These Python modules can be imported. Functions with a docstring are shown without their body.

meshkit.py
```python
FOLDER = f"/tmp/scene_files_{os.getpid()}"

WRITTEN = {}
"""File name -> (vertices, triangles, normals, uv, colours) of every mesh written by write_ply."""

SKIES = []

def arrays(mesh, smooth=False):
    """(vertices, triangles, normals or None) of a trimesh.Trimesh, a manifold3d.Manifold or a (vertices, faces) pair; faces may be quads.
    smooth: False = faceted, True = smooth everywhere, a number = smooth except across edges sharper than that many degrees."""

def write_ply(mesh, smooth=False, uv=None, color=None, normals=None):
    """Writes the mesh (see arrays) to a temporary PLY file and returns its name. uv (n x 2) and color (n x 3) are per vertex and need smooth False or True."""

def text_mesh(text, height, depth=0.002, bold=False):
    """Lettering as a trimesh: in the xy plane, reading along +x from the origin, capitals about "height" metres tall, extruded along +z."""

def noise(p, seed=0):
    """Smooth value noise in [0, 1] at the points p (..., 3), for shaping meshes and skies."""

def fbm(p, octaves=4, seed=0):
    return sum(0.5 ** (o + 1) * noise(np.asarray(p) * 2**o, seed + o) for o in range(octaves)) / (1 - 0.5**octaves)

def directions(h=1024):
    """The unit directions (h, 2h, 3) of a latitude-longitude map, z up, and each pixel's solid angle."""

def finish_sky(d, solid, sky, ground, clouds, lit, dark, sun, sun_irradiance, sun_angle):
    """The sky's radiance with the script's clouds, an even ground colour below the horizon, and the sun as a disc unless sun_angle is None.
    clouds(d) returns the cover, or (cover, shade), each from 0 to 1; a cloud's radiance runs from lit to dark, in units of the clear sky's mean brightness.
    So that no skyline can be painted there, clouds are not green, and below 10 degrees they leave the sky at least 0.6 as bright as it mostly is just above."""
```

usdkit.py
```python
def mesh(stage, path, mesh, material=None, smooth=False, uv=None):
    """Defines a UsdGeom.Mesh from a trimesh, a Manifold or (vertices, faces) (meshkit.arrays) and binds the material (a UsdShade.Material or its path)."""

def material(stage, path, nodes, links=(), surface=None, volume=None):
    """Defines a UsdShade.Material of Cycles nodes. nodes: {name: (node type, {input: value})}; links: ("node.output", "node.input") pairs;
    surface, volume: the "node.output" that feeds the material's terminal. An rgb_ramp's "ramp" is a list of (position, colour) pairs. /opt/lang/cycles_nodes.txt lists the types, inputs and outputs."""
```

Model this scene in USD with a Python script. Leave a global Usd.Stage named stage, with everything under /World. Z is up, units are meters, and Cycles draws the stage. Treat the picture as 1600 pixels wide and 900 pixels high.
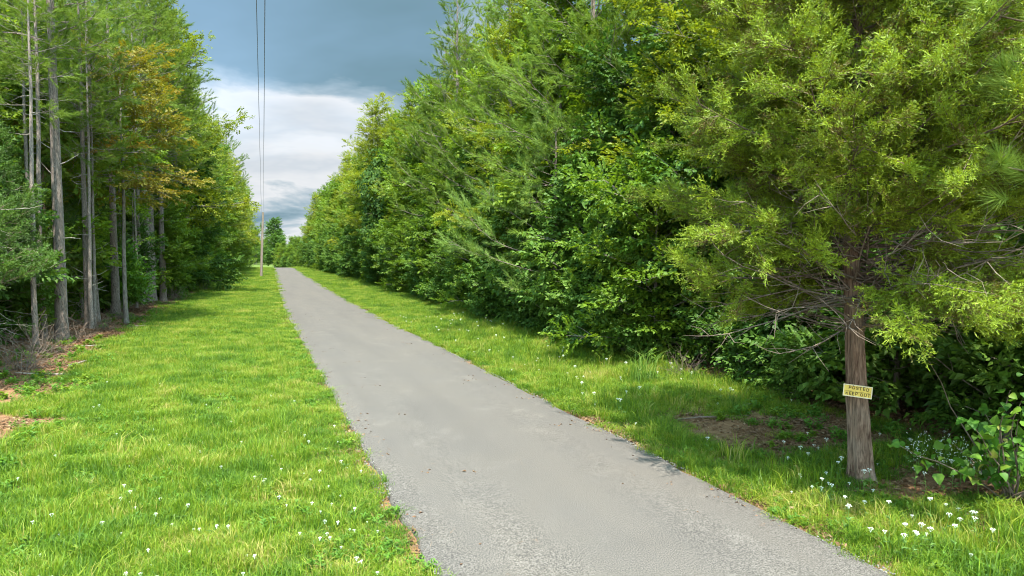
import math, random
import numpy as np, trimesh, usdkit, meshkit
from pxr import Usd, UsdGeom, UsdLux, UsdShade, Sdf, Gf, Vt

PI = math.pi
stage = Usd.Stage.CreateInMemory()
UsdGeom.SetStageUpAxis(stage, 'Z')
UsdGeom.SetStageMetersPerUnit(stage, 1.0)
UsdGeom.Xform.Define(stage, '/World')
T = Sdf.ValueTypeNames

# ------------------------------------------------------------------ camera, sky, sun, exposure
CAM_H, YAW, FPX = 3.3, math.radians(20.5), 1067.0
PITCH = math.atan((450 - 395) / FPX)
cam = UsdGeom.Camera.Define(stage, '/World/camera')
cam.CreateHorizontalApertureAttr(36.0)
cam.CreateVerticalApertureAttr(20.25)
cam.CreateFocalLengthAttr(36.0 * FPX / 1600.0)
cam.CreateClippingRangeAttr(Gf.Vec2f(0.05, 5000))
cam.CreateExposureAttr(2.13)
fw = np.array([math.sin(YAW) * math.cos(PITCH), math.cos(YAW) * math.cos(PITCH), -math.sin(PITCH)])
rt = np.array([math.cos(YAW), -math.sin(YAW), 0.0])
up = np.cross(rt, fw)
M = Gf.Matrix4d(*rt, 0, *up, 0, *(-fw), 0, 0, 0, CAM_H, 1)
cam.AddTransformOp().Set(M)

SUN = np.array([-0.06, -0.38, 0.92]); SUN /= np.linalg.norm(SUN)
SUN_EL, SUN_ROT = math.asin(SUN[2]), math.atan2(SUN[0], SUN[1])
sun = UsdLux.DistantLight.Define(stage, '/World/sun')
sun.CreateIntensityAttr(0.9)
sun.CreateAngleAttr(0.6)
sun.CreateNormalizeAttr(True)
sun.CreateColorAttr(Gf.Vec3f(1.0, 0.95, 0.86))
zax = SUN
xax = np.cross([0, 0, 1], zax); xax /= np.linalg.norm(xax)
yax = np.cross(zax, xax)
sun.AddTransformOp().Set(Gf.Matrix4d(*xax, 0, *yax, 0, *zax, 0, 0, 0, 50, 1))

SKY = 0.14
def sky_material():
    """a clear sky behind broken cloud: grey undersides higher up, bright tops low down; unseen cloud towards the sun is boosted as added fill light"""
    n = {
        'tc': ('texture_coordinate', {}),
        'sky': ('sky_texture', {'sky_type': 'single_scattering', 'sun_disc': False, 'sun_elevation': SUN_EL, 'sun_rotation': SUN_ROT, 'altitude': 200.0, 'air_density': 1.0, 'aerosol_density': 1.0, 'ozone_density': 1.0}),
        'sep': ('separate_xyz', {}),
        'zc': ('math', {'math_type': 'maximum', 'value2': 0.0}),
        'za': ('math', {'math_type': 'add', 'value2': 0.20}),
        'u': ('math', {'math_type': 'divide'}),
        'v': ('math', {'math_type': 'divide'}),
        'uv': ('combine_xyz', {'z': 0.0}),
        'map': ('mapping', {'location': (2.3, 0.55, 0.0)}),
        'n1': ('noise_texture', {'scale': 0.55, 'detail': 6.0, 'roughness': 0.5, 'distortion': 0.25}),
        'cover': ('rgb_ramp', {'ramp': [(0.0, (0.84,) * 3), (0.30, (0.86,) * 3), (0.5, (1, 1, 1)), (1.0, (1, 1, 1))]}),
        'map2': ('mapping', {'location': CLOUD_AT, 'scale': (1.0, 1.0, 1.0)}),
        'n2': ('noise_texture', {'scale': 1.15, 'detail': 8.0, 'roughness': 0.55, 'distortion': 0.35}),
        'hi': ('map_range', {'range_type': 'smoothstep', 'from_min': 0.17, 'from_max': 0.30, 'to_min': 0.09, 'to_max': -0.20}),
        'tf': ('math', {'math_type': 'add'}),
        'tone': ('rgb_ramp', {'ramp': [(0.0, CL_DARK), (0.39, CL_DARK), (0.46, CL_MID), (0.53, CL_LIGHT), (0.66, CL_SOFT), (0.76, CL_LIGHT), (1.0, CL_LIGHT)]}),
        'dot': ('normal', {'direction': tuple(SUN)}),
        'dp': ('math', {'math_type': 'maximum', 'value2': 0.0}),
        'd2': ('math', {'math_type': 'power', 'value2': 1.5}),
        'dg': ('math', {'math_type': 'multiply_add', 'value2': 8.6, 'value3': 0.69}),  # tones down cloud in view, lifts unseen sunward cloud as added fill
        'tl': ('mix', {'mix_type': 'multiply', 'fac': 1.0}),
        'mx': ('mix', {'mix_type': 'mix'}),
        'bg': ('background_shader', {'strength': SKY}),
    }
    l = [('tc.generated', 'sep.vector'), ('sep.z', 'zc.value1'), ('zc.value', 'za.value1'), ('sep.x', 'u.value1'), ('za.value', 'u.value2'),
         ('sep.y', 'v.value1'), ('za.value', 'v.value2'), ('u.value', 'uv.x'), ('v.value', 'uv.y'), ('uv.vector', 'map.vector'), ('map.vector', 'n1.vector'),
         ('n1.fac', 'cover.fac'), ('uv.vector', 'map2.vector'), ('map2.vector', 'n2.vector'), ('sep.z', 'hi.value'), ('n2.fac', 'tf.value1'), ('hi.result', 'tf.value2'), ('tf.value', 'tone.fac'),
         ('tc.generated', 'dot.normal'), ('dot.dot', 'dp.value1'), ('dp.value', 'd2.value1'), ('d2.value', 'dg.value1'), ('tone.color', 'tl.color1'), ('dg.value', 'tl.color2'),
         ('sky.color', 'mx.color1'), ('tl.color', 'mx.color2'), ('cover.color', 'mx.fac'), ('mx.color', 'bg.color')]
    return usdkit.material(stage, '/World/Looks/sky', n, l, surface='bg.background')
CL_SOFT = (1.6, 1.74, 1.88)
CL_DARK, CL_MID, CL_LIGHT, CLOUD_AT = (0.42, 0.74, 0.92), (0.92, 1.22, 1.42), (2.0, 2.06, 2.12), (11.8, 3.5, 1.0)
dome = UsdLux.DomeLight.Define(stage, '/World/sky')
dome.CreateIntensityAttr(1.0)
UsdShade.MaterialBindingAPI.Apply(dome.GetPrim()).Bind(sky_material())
dome.GetPrim().SetCustomDataByKey('kind', 'structure')

# ------------------------------------------------------------------ small helpers
used = {}
def numbered(path):
    """a path nobody has taken: name, name_001, ..."""
    k = used.get(path, 0)
    used[path] = k + 1
    return path if k == 0 else f'{path}_{k:03d}'

def tag(p, label=None, cat=None, group=None, kind=None):
    p = p.GetPrim() if hasattr(p, 'GetPrim') else p
    for k, v in (('label', label), ('category', cat), ('group', group), ('kind', kind)):
        if v:
            p.SetCustomDataByKey(k, v)
    return p

def obj(name, geo, material, parent='/World', smooth=False, tint=None):
    path = numbered(f'{parent}/{name}')
    m = usdkit.mesh(stage, path, geo, material, smooth)
    if tint is not None:
        UsdGeom.PrimvarsAPI(m).CreatePrimvar('tint', T.FloatArray, 'vertex').Set(Vt.FloatArray.FromNumpy(np.asarray(tint, np.float32)))
    return m.GetPrim()

def empty(name, loc=(0, 0, 0), rz=0.0, scale=None, parent='/World'):
    x = UsdGeom.Xform.Define(stage, numbered(f'{parent}/{name}'))
    x.AddTranslateOp().Set(Gf.Vec3d(*map(float, loc)))
    x.AddRotateZOp().Set(math.degrees(rz))
    if scale is not None:
        s = (scale,) * 3 if np.ndim(scale) == 0 else scale
        x.AddScaleOp().Set(Gf.Vec3f(*map(float, s)))
    return x.GetPrim()

def kind_prim(name):
    """a class prim that holds one kind of thing; copies refer to it"""
    return stage.CreateClassPrim(f'/World/kind_of_{name}')

def copy(name, kind, loc, rz, scale, label, cat, group=None):
    p = empty(name, loc, rz, scale)
    p.GetReferences().AddInternalReference(kind.GetPath())
    p.SetInstanceable(True)
    return tag(p, label, cat, group)

def ground_at(px, py, z=0.0):
    """the place on the ground plane that the camera sees at this pixel of the 1600 x 900 photograph"""
    d = fw + rt * (px - 800) / FPX + up * (450 - py) / FPX
    t = (z - CAM_H) / d[2]
    return np.array([d[0] * t, d[1] * t])

# ------------------------------------------------------------------ materials
def mat(name, n, l, surface):
    return usdkit.material(stage, f'/World/Looks/{name}', n, l, surface=surface)

def leaf_material(name, ramp, trans=0.35, trans_gain=(1.5, 1.35, 0.7), rough=0.55, spec=0.3, mix=(0.55, 0.25, 0.5), scale=0.45):
    """colour runs over the ramp with each leaf's own tint, the tree's own random number and broad patches"""
    n = {
        'at': ('attribute', {'attribute': 'tint'}),
        'oi': ('object_info', {}),
        'ge': ('geometry', {}),
        'no': ('noise_texture', {'scale': scale, 'detail': 2.0}),
        'a': ('math', {'math_type': 'multiply', 'value2': mix[0]}),
        'b': ('math', {'math_type': 'multiply_add', 'value2': mix[1]}),
        'c': ('math', {'math_type': 'multiply_add', 'value2': mix[2]}),
        'd': ('math', {'math_type': 'add', 'value2': -0.5 * (sum(mix) - 1)}),
        'rp': ('rgb_ramp', {'ramp': ramp}),
        'tg': ('mix', {'mix_type': 'multiply', 'fac': 1.0, 'color2': trans_gain}),
        'p': ('principled_bsdf', {'roughness': rough, 'specular_ior_level': spec}),
        't': ('translucent_bsdf', {}),
        'm': ('mix_closure', {'fac': trans}),
    }
    l = [('at.fac', 'a.value1'), ('oi.random', 'b.value1'), ('a.value', 'b.value3'), ('ge.position', 'no.vector'), ('no.fac', 'c.value1'), ('b.value', 'c.value3'),
         ('c.value', 'd.value1'), ('d.value', 'rp.fac'), ('rp.color', 'p.base_color'), ('rp.color', 'tg.color1'), ('tg.color', 't.color'), ('p.BSDF', 'm.closure1'), ('t.BSDF', 'm.closure2')]
    return mat(name, n, l, 'm.closure')

def bark_material(name, dark, light, stretch=(9, 9, 1.6), bump=0.6, moss=None):
    n = {
        'tc': ('texture_coordinate', {}),
        'mp': ('mapping', {'scale': stretch}),
        'no': ('noise_texture', {'scale': 2.2, 'detail': 6.0, 'roughness': 0.65, 'distortion': 0.4}),
        'n2': ('noise_texture', {'scale': 0.9, 'detail': 3.0}),
        'rp': ('rgb_ramp', {'ramp': [(0.0, dark), (0.36, dark), (0.64, light), (1.0, light)]}),
        'mx': ('mix', {'mix_type': 'mix', 'color2': moss or tuple(0.6 * a + 0.4 * b for a, b in zip(dark, light))}),
        'fr': ('map_range', {'from_min': 0.45, 'from_max': 0.7, 'to_min': 0.0, 'to_max': 0.7, 'clamp': True}),
        'bp': ('bump', {'strength': bump, 'distance': 0.03}),
        'p': ('principled_bsdf', {'roughness': 0.9, 'specular_ior_level': 0.15}),
    }
    l = [('tc.object', 'mp.vector'), ('mp.vector', 'no.vector'), ('tc.object', 'n2.vector'), ('no.fac', 'rp.fac'), ('rp.color', 'mx.color1'), ('n2.fac', 'fr.value'),
         ('fr.result', 'mx.fac'), ('mx.color', 'p.base_color'), ('no.fac', 'bp.height'), ('bp.normal', 'p.normal')]
    return mat(name, n, l, 'p.BSDF')

def plain(name, color, rough=0.7, spec=0.3):
    return mat(name, {'p': ('principled_bsdf', {'base_color': color, 'roughness': rough, 'specular_ior_level': spec})}, [], 'p.BSDF')

M_PINE = leaf_material('pine_needles', [(0.0, (0.045, 0.085, 0.012)), (0.5, (0.115, 0.18, 0.022)), (0.85, (0.18, 0.25, 0.032)), (1.0, (0.21, 0.25, 0.04))], 0.25, spec=0.12)
M_PINE2 = leaf_material('blue_pine_needles', [(0.0, (0.07, 0.12, 0.016)), (0.5, (0.14, 0.22, 0.03)), (1.0, (0.22, 0.31, 0.055))], 0.25, spec=0.15)
M_PALEPINE = leaf_material('pale_pine_needles', [(0.0, (0.09, 0.14, 0.03)), (0.5, (0.16, 0.25, 0.05)), (1.0, (0.24, 0.34, 0.08))], 0.25, spec=0.15)
M_BROAD = leaf_material('broad_leaves', [(0.0, (0.040, 0.085, 0.008)), (0.5, (0.105, 0.185, 0.012)), (1.0, (0.20, 0.27, 0.018))], 0.4)
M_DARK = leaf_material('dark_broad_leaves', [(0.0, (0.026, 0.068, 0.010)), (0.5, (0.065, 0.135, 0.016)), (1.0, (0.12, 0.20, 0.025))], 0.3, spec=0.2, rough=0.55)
M_YELLOW = leaf_material('yellow_green_leaves', [(0.0, (0.085, 0.13, 0.008)), (0.5, (0.155, 0.205, 0.010)), (1.0, (0.24, 0.25, 0.012))], 0.4)
M_RUST = leaf_material('rusty_leaves', [(0.0, (0.10, 0.12, 0.010)), (0.45, (0.17, 0.165, 0.014)), (0.72, (0.20, 0.14, 0.016)), (1.0, (0.19, 0.07, 0.016))], 0.4, mix=(0.4, 0.0, 0.9), scale=0.35)
M_CEDAR = leaf_material('cedar_sprays', [(0.0, (0.085, 0.060, 0.018)), (0.18, (0.10, 0.085, 0.016)), (0.34, (0.115, 0.155, 0.013)), (0.6, (0.175, 0.25, 0.014)), (1.0, (0.25, 0.325, 0.02))], 0.25, mix=(0.5, 0.55, 1.1), scale=1.1)
M_CEDAR2 = leaf_material('green_cedar_sprays', [(0.0, (0.03, 0.055, 0.010)), (0.5, (0.06, 0.12, 0.014)), (1.0, (0.12, 0.20, 0.02))], 0.25)
M_VINE = leaf_material('vine_leaves', [(0.0, (0.020, 0.048, 0.008)), (0.5, (0.042, 0.090, 0.013)), (1.0, (0.075, 0.14, 0.02))], 0.25, spec=0.15, rough=0.6)
M_REDBUD = leaf_material('heart_leaves', [(0.0, (0.035, 0.10, 0.010)), (0.5, (0.065, 0.155, 0.014)), (0.9, (0.11, 0.20, 0.02)), (1.0, (0.16, 0.17, 0.03))], 0.3, spec=0.2, rough=0.55, mix=(0.9, 0, 0.6), scale=3.0)
M_GRASS = leaf_material('grass_blades', [(0.0, (0.040, 0.095, 0.006)), (0.35, (0.090, 0.170, 0.008)), (0.62, (0.155, 0.235, 0.012)), (0.84, (0.215, 0.245, 0.022)), (1.0, (0.33, 0.28, 0.09))], 0.35, mix=(0.8, 0.55, 1.3), scale=0.8)
M_TALLGRASS = leaf_material('tall_grass_blades', [(0.0, (0.05, 0.12, 0.012)), (0.6, (0.10, 0.19, 0.02)), (1.0, (0.22, 0.24, 0.07))], 0.3)
M_WEED = leaf_material('weed_leaves', [(0.0, (0.04, 0.11, 0.010)), (0.5, (0.08, 0.18, 0.014)), (1.0, (0.13, 0.24, 0.02))], 0.35)
M_DRY = leaf_material('dry_litter', [(0.0, (0.07, 0.035, 0.018)), (0.5, (0.16, 0.085, 0.04)), (1.0, (0.30, 0.20, 0.11))], 0.1, trans_gain=(1, 1, 1))
M_BARK_PINE = bark_material('pine_bark', (0.06, 0.046, 0.037), (0.27, 0.22, 0.18), (13, 13, 4.0), 0.9)
M_BARK_GREY = bark_material('grey_bark', (0.09, 0.075, 0.06), (0.26, 0.23, 0.19), (6, 6, 2.5), 0.3)
M_BARK_RED = bark_material('reddish_bark', (0.07, 0.040, 0.026), (0.26, 0.15, 0.10))
M_BARK_CEDAR = bark_material('cedar_bark', (0.055, 0.028, 0.017), (0.27, 0.175, 0.12), (17, 17, 1.7), 1.0, moss=(0.31, 0.25, 0.19))
M_TWIG = bark_material('twig_bark', (0.06, 0.042, 0.028), (0.16, 0.12, 0.085), (4, 4, 4), 0.2)
M_DEAD = bark_material('dead_wood', (0.13, 0.105, 0.085), (0.36, 0.32, 0.27), (8, 8, 2), 0.3)
M_WHITE = plain('flower_white', (0.74, 0.75, 0.66), 0.8)
M_STEM = plain('flower_stem', (0.09, 0.17, 0.03), 0.6)
M_BRUSH = bark_material('brush_wood', (0.075, 0.055, 0.042), (0.22, 0.17, 0.13), (6, 6, 4), 0.2)
M_POLE = bark_material('pole_wood', (0.13, 0.10, 0.075), (0.30, 0.25, 0.20), (10, 10, 0.6), 0.3)
M_WIRE = plain('wire_dark', (0.10, 0.10, 0.12), 0.5)
M_CERAMIC = plain('insulator_grey', (0.30, 0.32, 0.34), 0.3)

# ------------------------------------------------------------------ geometry tools
def unit(v):
    v = np.asarray(v, float)
    return v / np.maximum(np.linalg.norm(v, axis=-1, keepdims=True), 1e-9)

def tube(p, r, sides=6, flute=None):
    p = np.asarray(p, float); n = len(p)
    r = np.broadcast_to(np.asarray(r, float), (n,))
    t = unit(np.gradient(p, axis=0))
    ref = np.array([0, 0, 1.0]) if abs(t[:, 2]).mean() < 0.8 else np.array([1.0, 0, 0])
    a = unit(np.cross(t, ref)); b = np.cross(t, a)
    ang = np.arange(sides) * 2 * PI / sides
    rr = r[:, None] * np.ones(sides)[None]
    if flute is not None:
        rr = rr * flute(np.arange(n)[:, None] / max(n - 1, 1), ang[None, :])
    v = p[:, None] + rr[..., None] * (np.cos(ang)[None, :, None] * a[:, None] + np.sin(ang)[None, :, None] * b[:, None])
    i, j = np.meshgrid(np.arange(n - 1), np.arange(sides), indexing='ij')
    q = np.stack([i * sides + j, i * sides + (j + 1) % sides, (i + 1) * sides + (j + 1) % sides, (i + 1) * sides + j], -1).reshape(-1, 4)
    f = np.vstack([q[:, [0, 1, 2]], q[:, [0, 2, 3]]])
    v = v.reshape(-1, 3)
    k = len(v)
    v = np.vstack([v, p[:1], p[-1:]])
    j = np.arange(sides)
    f = np.vstack([f, np.stack([np.full(sides, k), (j + 1) % sides, j], 1), np.stack([np.full(sides, k + 1), (n - 1) * sides + j, (n - 1) * sides + (j + 1) % sides], 1)])
    return v, f

def merge(parts):
    vs, fs, ts, k = [], [], [], 0
    for p in parts:
        vs.append(p[0]); fs.append(np.asarray(p[1]) + k); k += len(p[0])
        ts.append(p[2] if len(p) > 2 else np.full(len(p[0]), 0.5))
    return np.vstack(vs), np.vstack(fs), np.concatenate(ts)

def scatter(tmpl, R, P, S, tint):
    """copies of one template (v, f, t) joined: R (N,3,3) columns are axes, P (N,3), S (N,), tint (N,)"""
    v, f, t = tmpl
    N, k = len(P), len(v)
    V = np.einsum('nij,kj->nki', R, v) * S[:, None, None] + P[:, None]
    F = (f[None] + (np.arange(N) * k)[:, None, None]).reshape(-1, 3)
    Tt = np.clip(t[None] * 0.5 + tint[:, None] * 0.5, 0, 1)
    return V.reshape(-1, 3), F, Tt.ravel()

def frames(d, upv, roll):
    d = unit(d)
    s = unit(np.cross(upv, d)); u = np.cross(d, s)
    c, si = np.cos(roll)[:, None], np.sin(roll)[:, None]
    s2, u2 = s * c + u * si, -s * si + u * c
    return np.stack([d, s2, u2], -1)

def foliage(tmpls, tw, rng, roll=0.5, size=(0.8, 1.25)):
    """tw: dict of twig arrays pos, dir, tint"""
    P, D, TI = np.array(tw['pos']), np.array(tw['dir']), np.array(tw['tint'])
    N = len(P)
    U = unit(np.array([0, 0, 1.0]) + rng.normal(0, 0.25, (N, 3)))
    R = frames(D, U, rng.normal(0, roll, N))
    S = rng.uniform(*size, N)
    pick = rng.integers(0, len(tmpls), N)
    return merge([scatter(t, R[pick == k], P[pick == k], S[pick == k], TI[pick == k]) for k, t in enumerate(tmpls) if (pick == k).any()])

def leaf(L, W, fold=0.25, droop=0.2, fine=False):
    if not fine:
        v = np.array([[0, 0, 0], [0.42 * L, W / 2, fold * W / 2], [L, 0, -droop * L], [0.42 * L, -W / 2, fold * W / 2]])
        return v, np.array([[0, 2, 1], [0, 3, 2]])
    v = np.array([[0, 0, 0], [0.06 * L, .36 * W, .1 * W], [0.30 * L, .52 * W, .14 * W], [0.65 * L, .33 * W, .02 * W], [L, 0, -droop * L], [0.65 * L, -.33 * W, .02 * W], [0.30 * L, -.52 * W, .14 * W],
                  [0.06 * L, -.36 * W, .1 * W], [0.5 * L, 0, -0.04 * L]])
    ring = [0, 1, 2, 3, 4, 5, 6, 7]
    return v, np.array([[8, ring[(i + 1) % 8], ring[i]] for i in range(8)])[:, ::-1]

def rot(axis, a):
    return trimesh.transformations.rotation_matrix(a, axis)[:3, :3]

def leafy_twig(seed, n=10, L=0.45, size=0.12, ratio=0.8, spread=55, tilt=0.35, fine=False, stem=True):
    r = np.random.default_rng(seed); parts = []
    for i in range(n):
        x = L * (0.1 + 0.9 * i / max(n - 1, 1)); side = 1 if i % 2 else -1
        s = size * r.uniform(0.7, 1.2)
        v, f = leaf(s, s * ratio, 0.25, r.uniform(0, 0.35), fine)
        a = side * math.radians(r.uniform(0.5, 1.1) * spread) * (0.3 if i == n - 1 else 1)
        A = rot([0, 0, 1], a) @ rot([1, 0, 0], r.normal(0, tilt)) @ rot([0, 1, 0], r.normal(0.15, tilt))
        v = v @ A.T + [x, side * 0.03, r.normal(0, 0.02)]
        parts.append((v, f, np.full(len(v), r.uniform(0, 1))))
    return merge(parts)

def pine_shoot(seed, n=58, L=0.40, needle=0.20, w=0.014):
    r = np.random.default_rng(seed); parts = []
    for i in range(n):
        x = L * r.uniform(0.0, 1.0); az = r.uniform(0, 2 * PI); el = math.radians(r.uniform(22, 62)) * (1.15 - 0.6 * x / L)
        ln = needle * r.uniform(0.75, 1.15)
        d = np.array([math.cos(el), math.sin(el) * math.cos(az), math.sin(el) * math.sin(az)])
        s = unit(np.cross(d, r.normal(0, 1, 3))) * w / 2
        b = np.array([x, 0, 0])
        v = np.array([b - s, b + s, b + d * ln + [0, 0, -0.12 * ln]])
        parts.append((v, np.array([[0, 1, 2]]), np.full(3, r.uniform(0, 1))))
    return merge(parts)

def cedar_tuft(seed, arms=7, L=0.23, w=0.0085):
    """a feathery three dimensional spray: short scale-leaved twiglets along a few diverging arms"""
    r = np.random.default_rng(seed); parts = []
    def blade(p, d, ln, t, ww=w):
        sd = unit(np.cross(d, r.normal(0, 1, 3))) * ww / 2
        m = p + d * ln * .4
        parts.append((np.array([p, m - sd, p + d * ln, m + sd]), np.array([[0, 1, 2], [0, 2, 3]]), np.full(4, t)))
    for a in range(arms):
        p = np.array([L * r.uniform(-.1, .35), 0, 0]); d = unit([1, r.normal(0, .55), r.normal(.12, .4)]); ln = L * r.uniform(.6, 1.0); t = r.uniform(0, 1)
        n = 7
        for k in range(n):
            q = p + d * ln * k / n
            side = unit(np.cross(d, [0, 0, 1.0])) * (1 if k % 2 else -1)
            e = unit(d * .75 + side * r.uniform(.4, .9) + r.normal(0, .28, 3)); bl = ln * r.uniform(.20, .36) * (1.15 - .6 * k / n)
            tt = float(np.clip(t + r.normal(0, .15), 0, 1))
            blade(q, e, bl, tt, w * 1.1)
            for _ in range(2):
                blade(q + e * bl * r.uniform(.25, .8), unit(e + r.normal(0, .6, 3)), bl * r.uniform(.4, .7), tt)
        blade(p + d * ln * .6, d, ln * .4, t)
    return merge(parts)

def trunk_line(rng, H, wob=0.012, n=14, lean=(0, 0)):
    z = np.linspace(0, H, n)
    w = np.cumsum(rng.normal(0, wob * H / n, (n, 2)), 0); w -= w[0]
    return np.column_stack([w[:, 0] + lean[0] * z, w[:, 1] + lean[1] * z, z])

def dd0(pts):
    return unit(pts[-1] - pts[0])

def grow(rng, H, r0, z0, nprim, reach, elev, bend=0.0, nsec=7, sec=0.45, gap=0.3, inner=0.35, line=None, rb=0.22, side_first=None, sides=5, twist=1.0, jit=0.08, tip_up=0.0, flat=0.3, sec_wood=True, short=0.68, clump=None):
    """wood tubes and twig frames of one tree. reach(t), elev(t): length and elevation of the main branches at share t of the crown's height"""
    line = trunk_line(rng, H) if line is None else line
    wood, tw = [], dict(pos=[], dir=[], tint=[])
    def add_twig(p, d, t):
        tw['pos'].append(p); tw['dir'].append(d); tw['tint'].append(t)
    for i in range(nprim):
        t = (i + rng.uniform(0, 1)) / nprim
        z = z0 + (H * 0.985 - z0) * t
        base = np.array([np.interp(z, line[:, 2], line[:, 0]), np.interp(z, line[:, 2], line[:, 1]), z])
        az = i * 2.39996 * twist + rng.normal(0, 0.35)
        el = elev(t) + rng.normal(0, 0.12)
        Lb = reach(t) * rng.uniform(short, 1.18)
        if callable(side_first):
            Lb *= side_first(az, t)
        m = 7
        d = np.array([math.cos(az) * math.cos(el), math.sin(az) * math.cos(el), math.sin(el)])
        pts = [base]
        for k in range(m):
            d = unit(d + rng.normal(0, jit, 3) + [0, 0, bend * Lb / m * (1 if k < m - 2 else 1) + (tip_up if k > m - 4 else 0)])
            pts.append(pts[-1] + d * Lb / m)
        pts = np.array(pts)
        rr = max(0.012, r0 * (1 - 0.85 * z / H) * rb * (0.5 + Lb / 5))
        wood.append(tube(pts, np.linspace(rr, 0.006, m + 1), sides))
        ctint = rng.uniform(0, 1)
        add_twig(pts[-1], pts[-1] - pts[-2], np.clip(ctint + rng.normal(0, 0.2), 0, 1))
        if clump:
            for q in (0.42, 0.62, 0.82, 1.0):
                k = min(int(q * m), m - 1); fr = q * m - k
                c = pts[k] * (1 - fr) + pts[k + 1] * fr + rng.normal(0, .15, 3)
                rc = clump[1] * rng.uniform(.7, 1.25) * (0.55 + 0.45 * Lb / max(reach(0.35), .3))
                for _ in range(max(4, int(clump[0] * (rc / clump[1]) ** 2))):
                    v = unit(rng.normal(0, 1, 3) + [0, 0, .25])
                    add_twig(c + v * np.array([1, 1, .62]) * rc * rng.uniform(.25, .95), unit(v * [1, 1, .5] + dd0(pts) * .3 + rng.normal(0, .25, 3)), np.clip(ctint + rng.normal(0, .22), 0, 1))
        ns = max(2, int(nsec * (0.4 + 0.6 * Lb / max(reach(0.3), 0.3))))
        for s in range(ns):
            inn = inner(t) if callable(inner) else inner
            q = inn + (1 - inn) * (s + rng.uniform(0, 1)) / ns
            k = min(int(q * m), m - 1); fr = q * m - k
            p = pts[k] * (1 - fr) + pts[k + 1] * fr
            dd = unit(pts[k + 1] - pts[k])
            sd = 1 if s % 2 else -1
            ang = sd * math.radians(rng.uniform(30, 70))
            h = unit(np.cross([0, 0, 1.0], dd))
            d2 = unit(dd * math.cos(ang) + h * math.sin(ang) + [0, 0, rng.normal(0.03, flat)])
            L2 = Lb * sec * (1.15 - 0.75 * q) * rng.uniform(0.6, 1.3) + 0.12
            e = p + d2 * L2 * 0.5 + [0, 0, 0.02]
            e2 = p + d2 * L2 + [0, 0, bend * L2 * 0.3]
            if sec_wood:
                wood.append(tube(np.array([p, e, e2]), [rr * 0.35 * (1.1 - q) + 0.006, 0.007, 0.004], 3))
            nt = max(1, int(L2 / gap)) if not clump else 1
            for u in range(nt):
                w = (u + rng.uniform(0.3, 1)) / nt
                pp = p + (e2 - p) * w
                a2 = rng.normal(0, 0.5)
                d3 = unit(d2 * math.cos(a2) + h * math.sin(a2) * 0.8 + [0, 0, rng.normal(tip_up, flat)])
                add_twig(pp, d3, np.clip(ctint + rng.normal(0, 0.22), 0, 1))
    return line, wood, tw

def trunk_mesh(line, r0, r1=0.02, sides=10, flare=0.35, power=0.9, knots=None, rng=None):
    z = (line[:, 2] - line[0, 2]) / (line[-1, 2] - line[0, 2])
    n = 40
    zz = np.linspace(0, 1, n) ** 1.3
    p = np.column_stack([np.interp(zz, z, line[:, k]) for k in range(3)])
    p[0, 2] -= 0.15
    r = r0 * (1 - zz) ** power + r1
    r = r * (1 + flare * np.exp(-zz * (line[-1, 2] - line[0, 2]) / 0.35))
    g = np.random.default_rng(7)
    r = r * (1 + g.normal(0, 0.02, n))
    return tube(p, r, sides)

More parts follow.
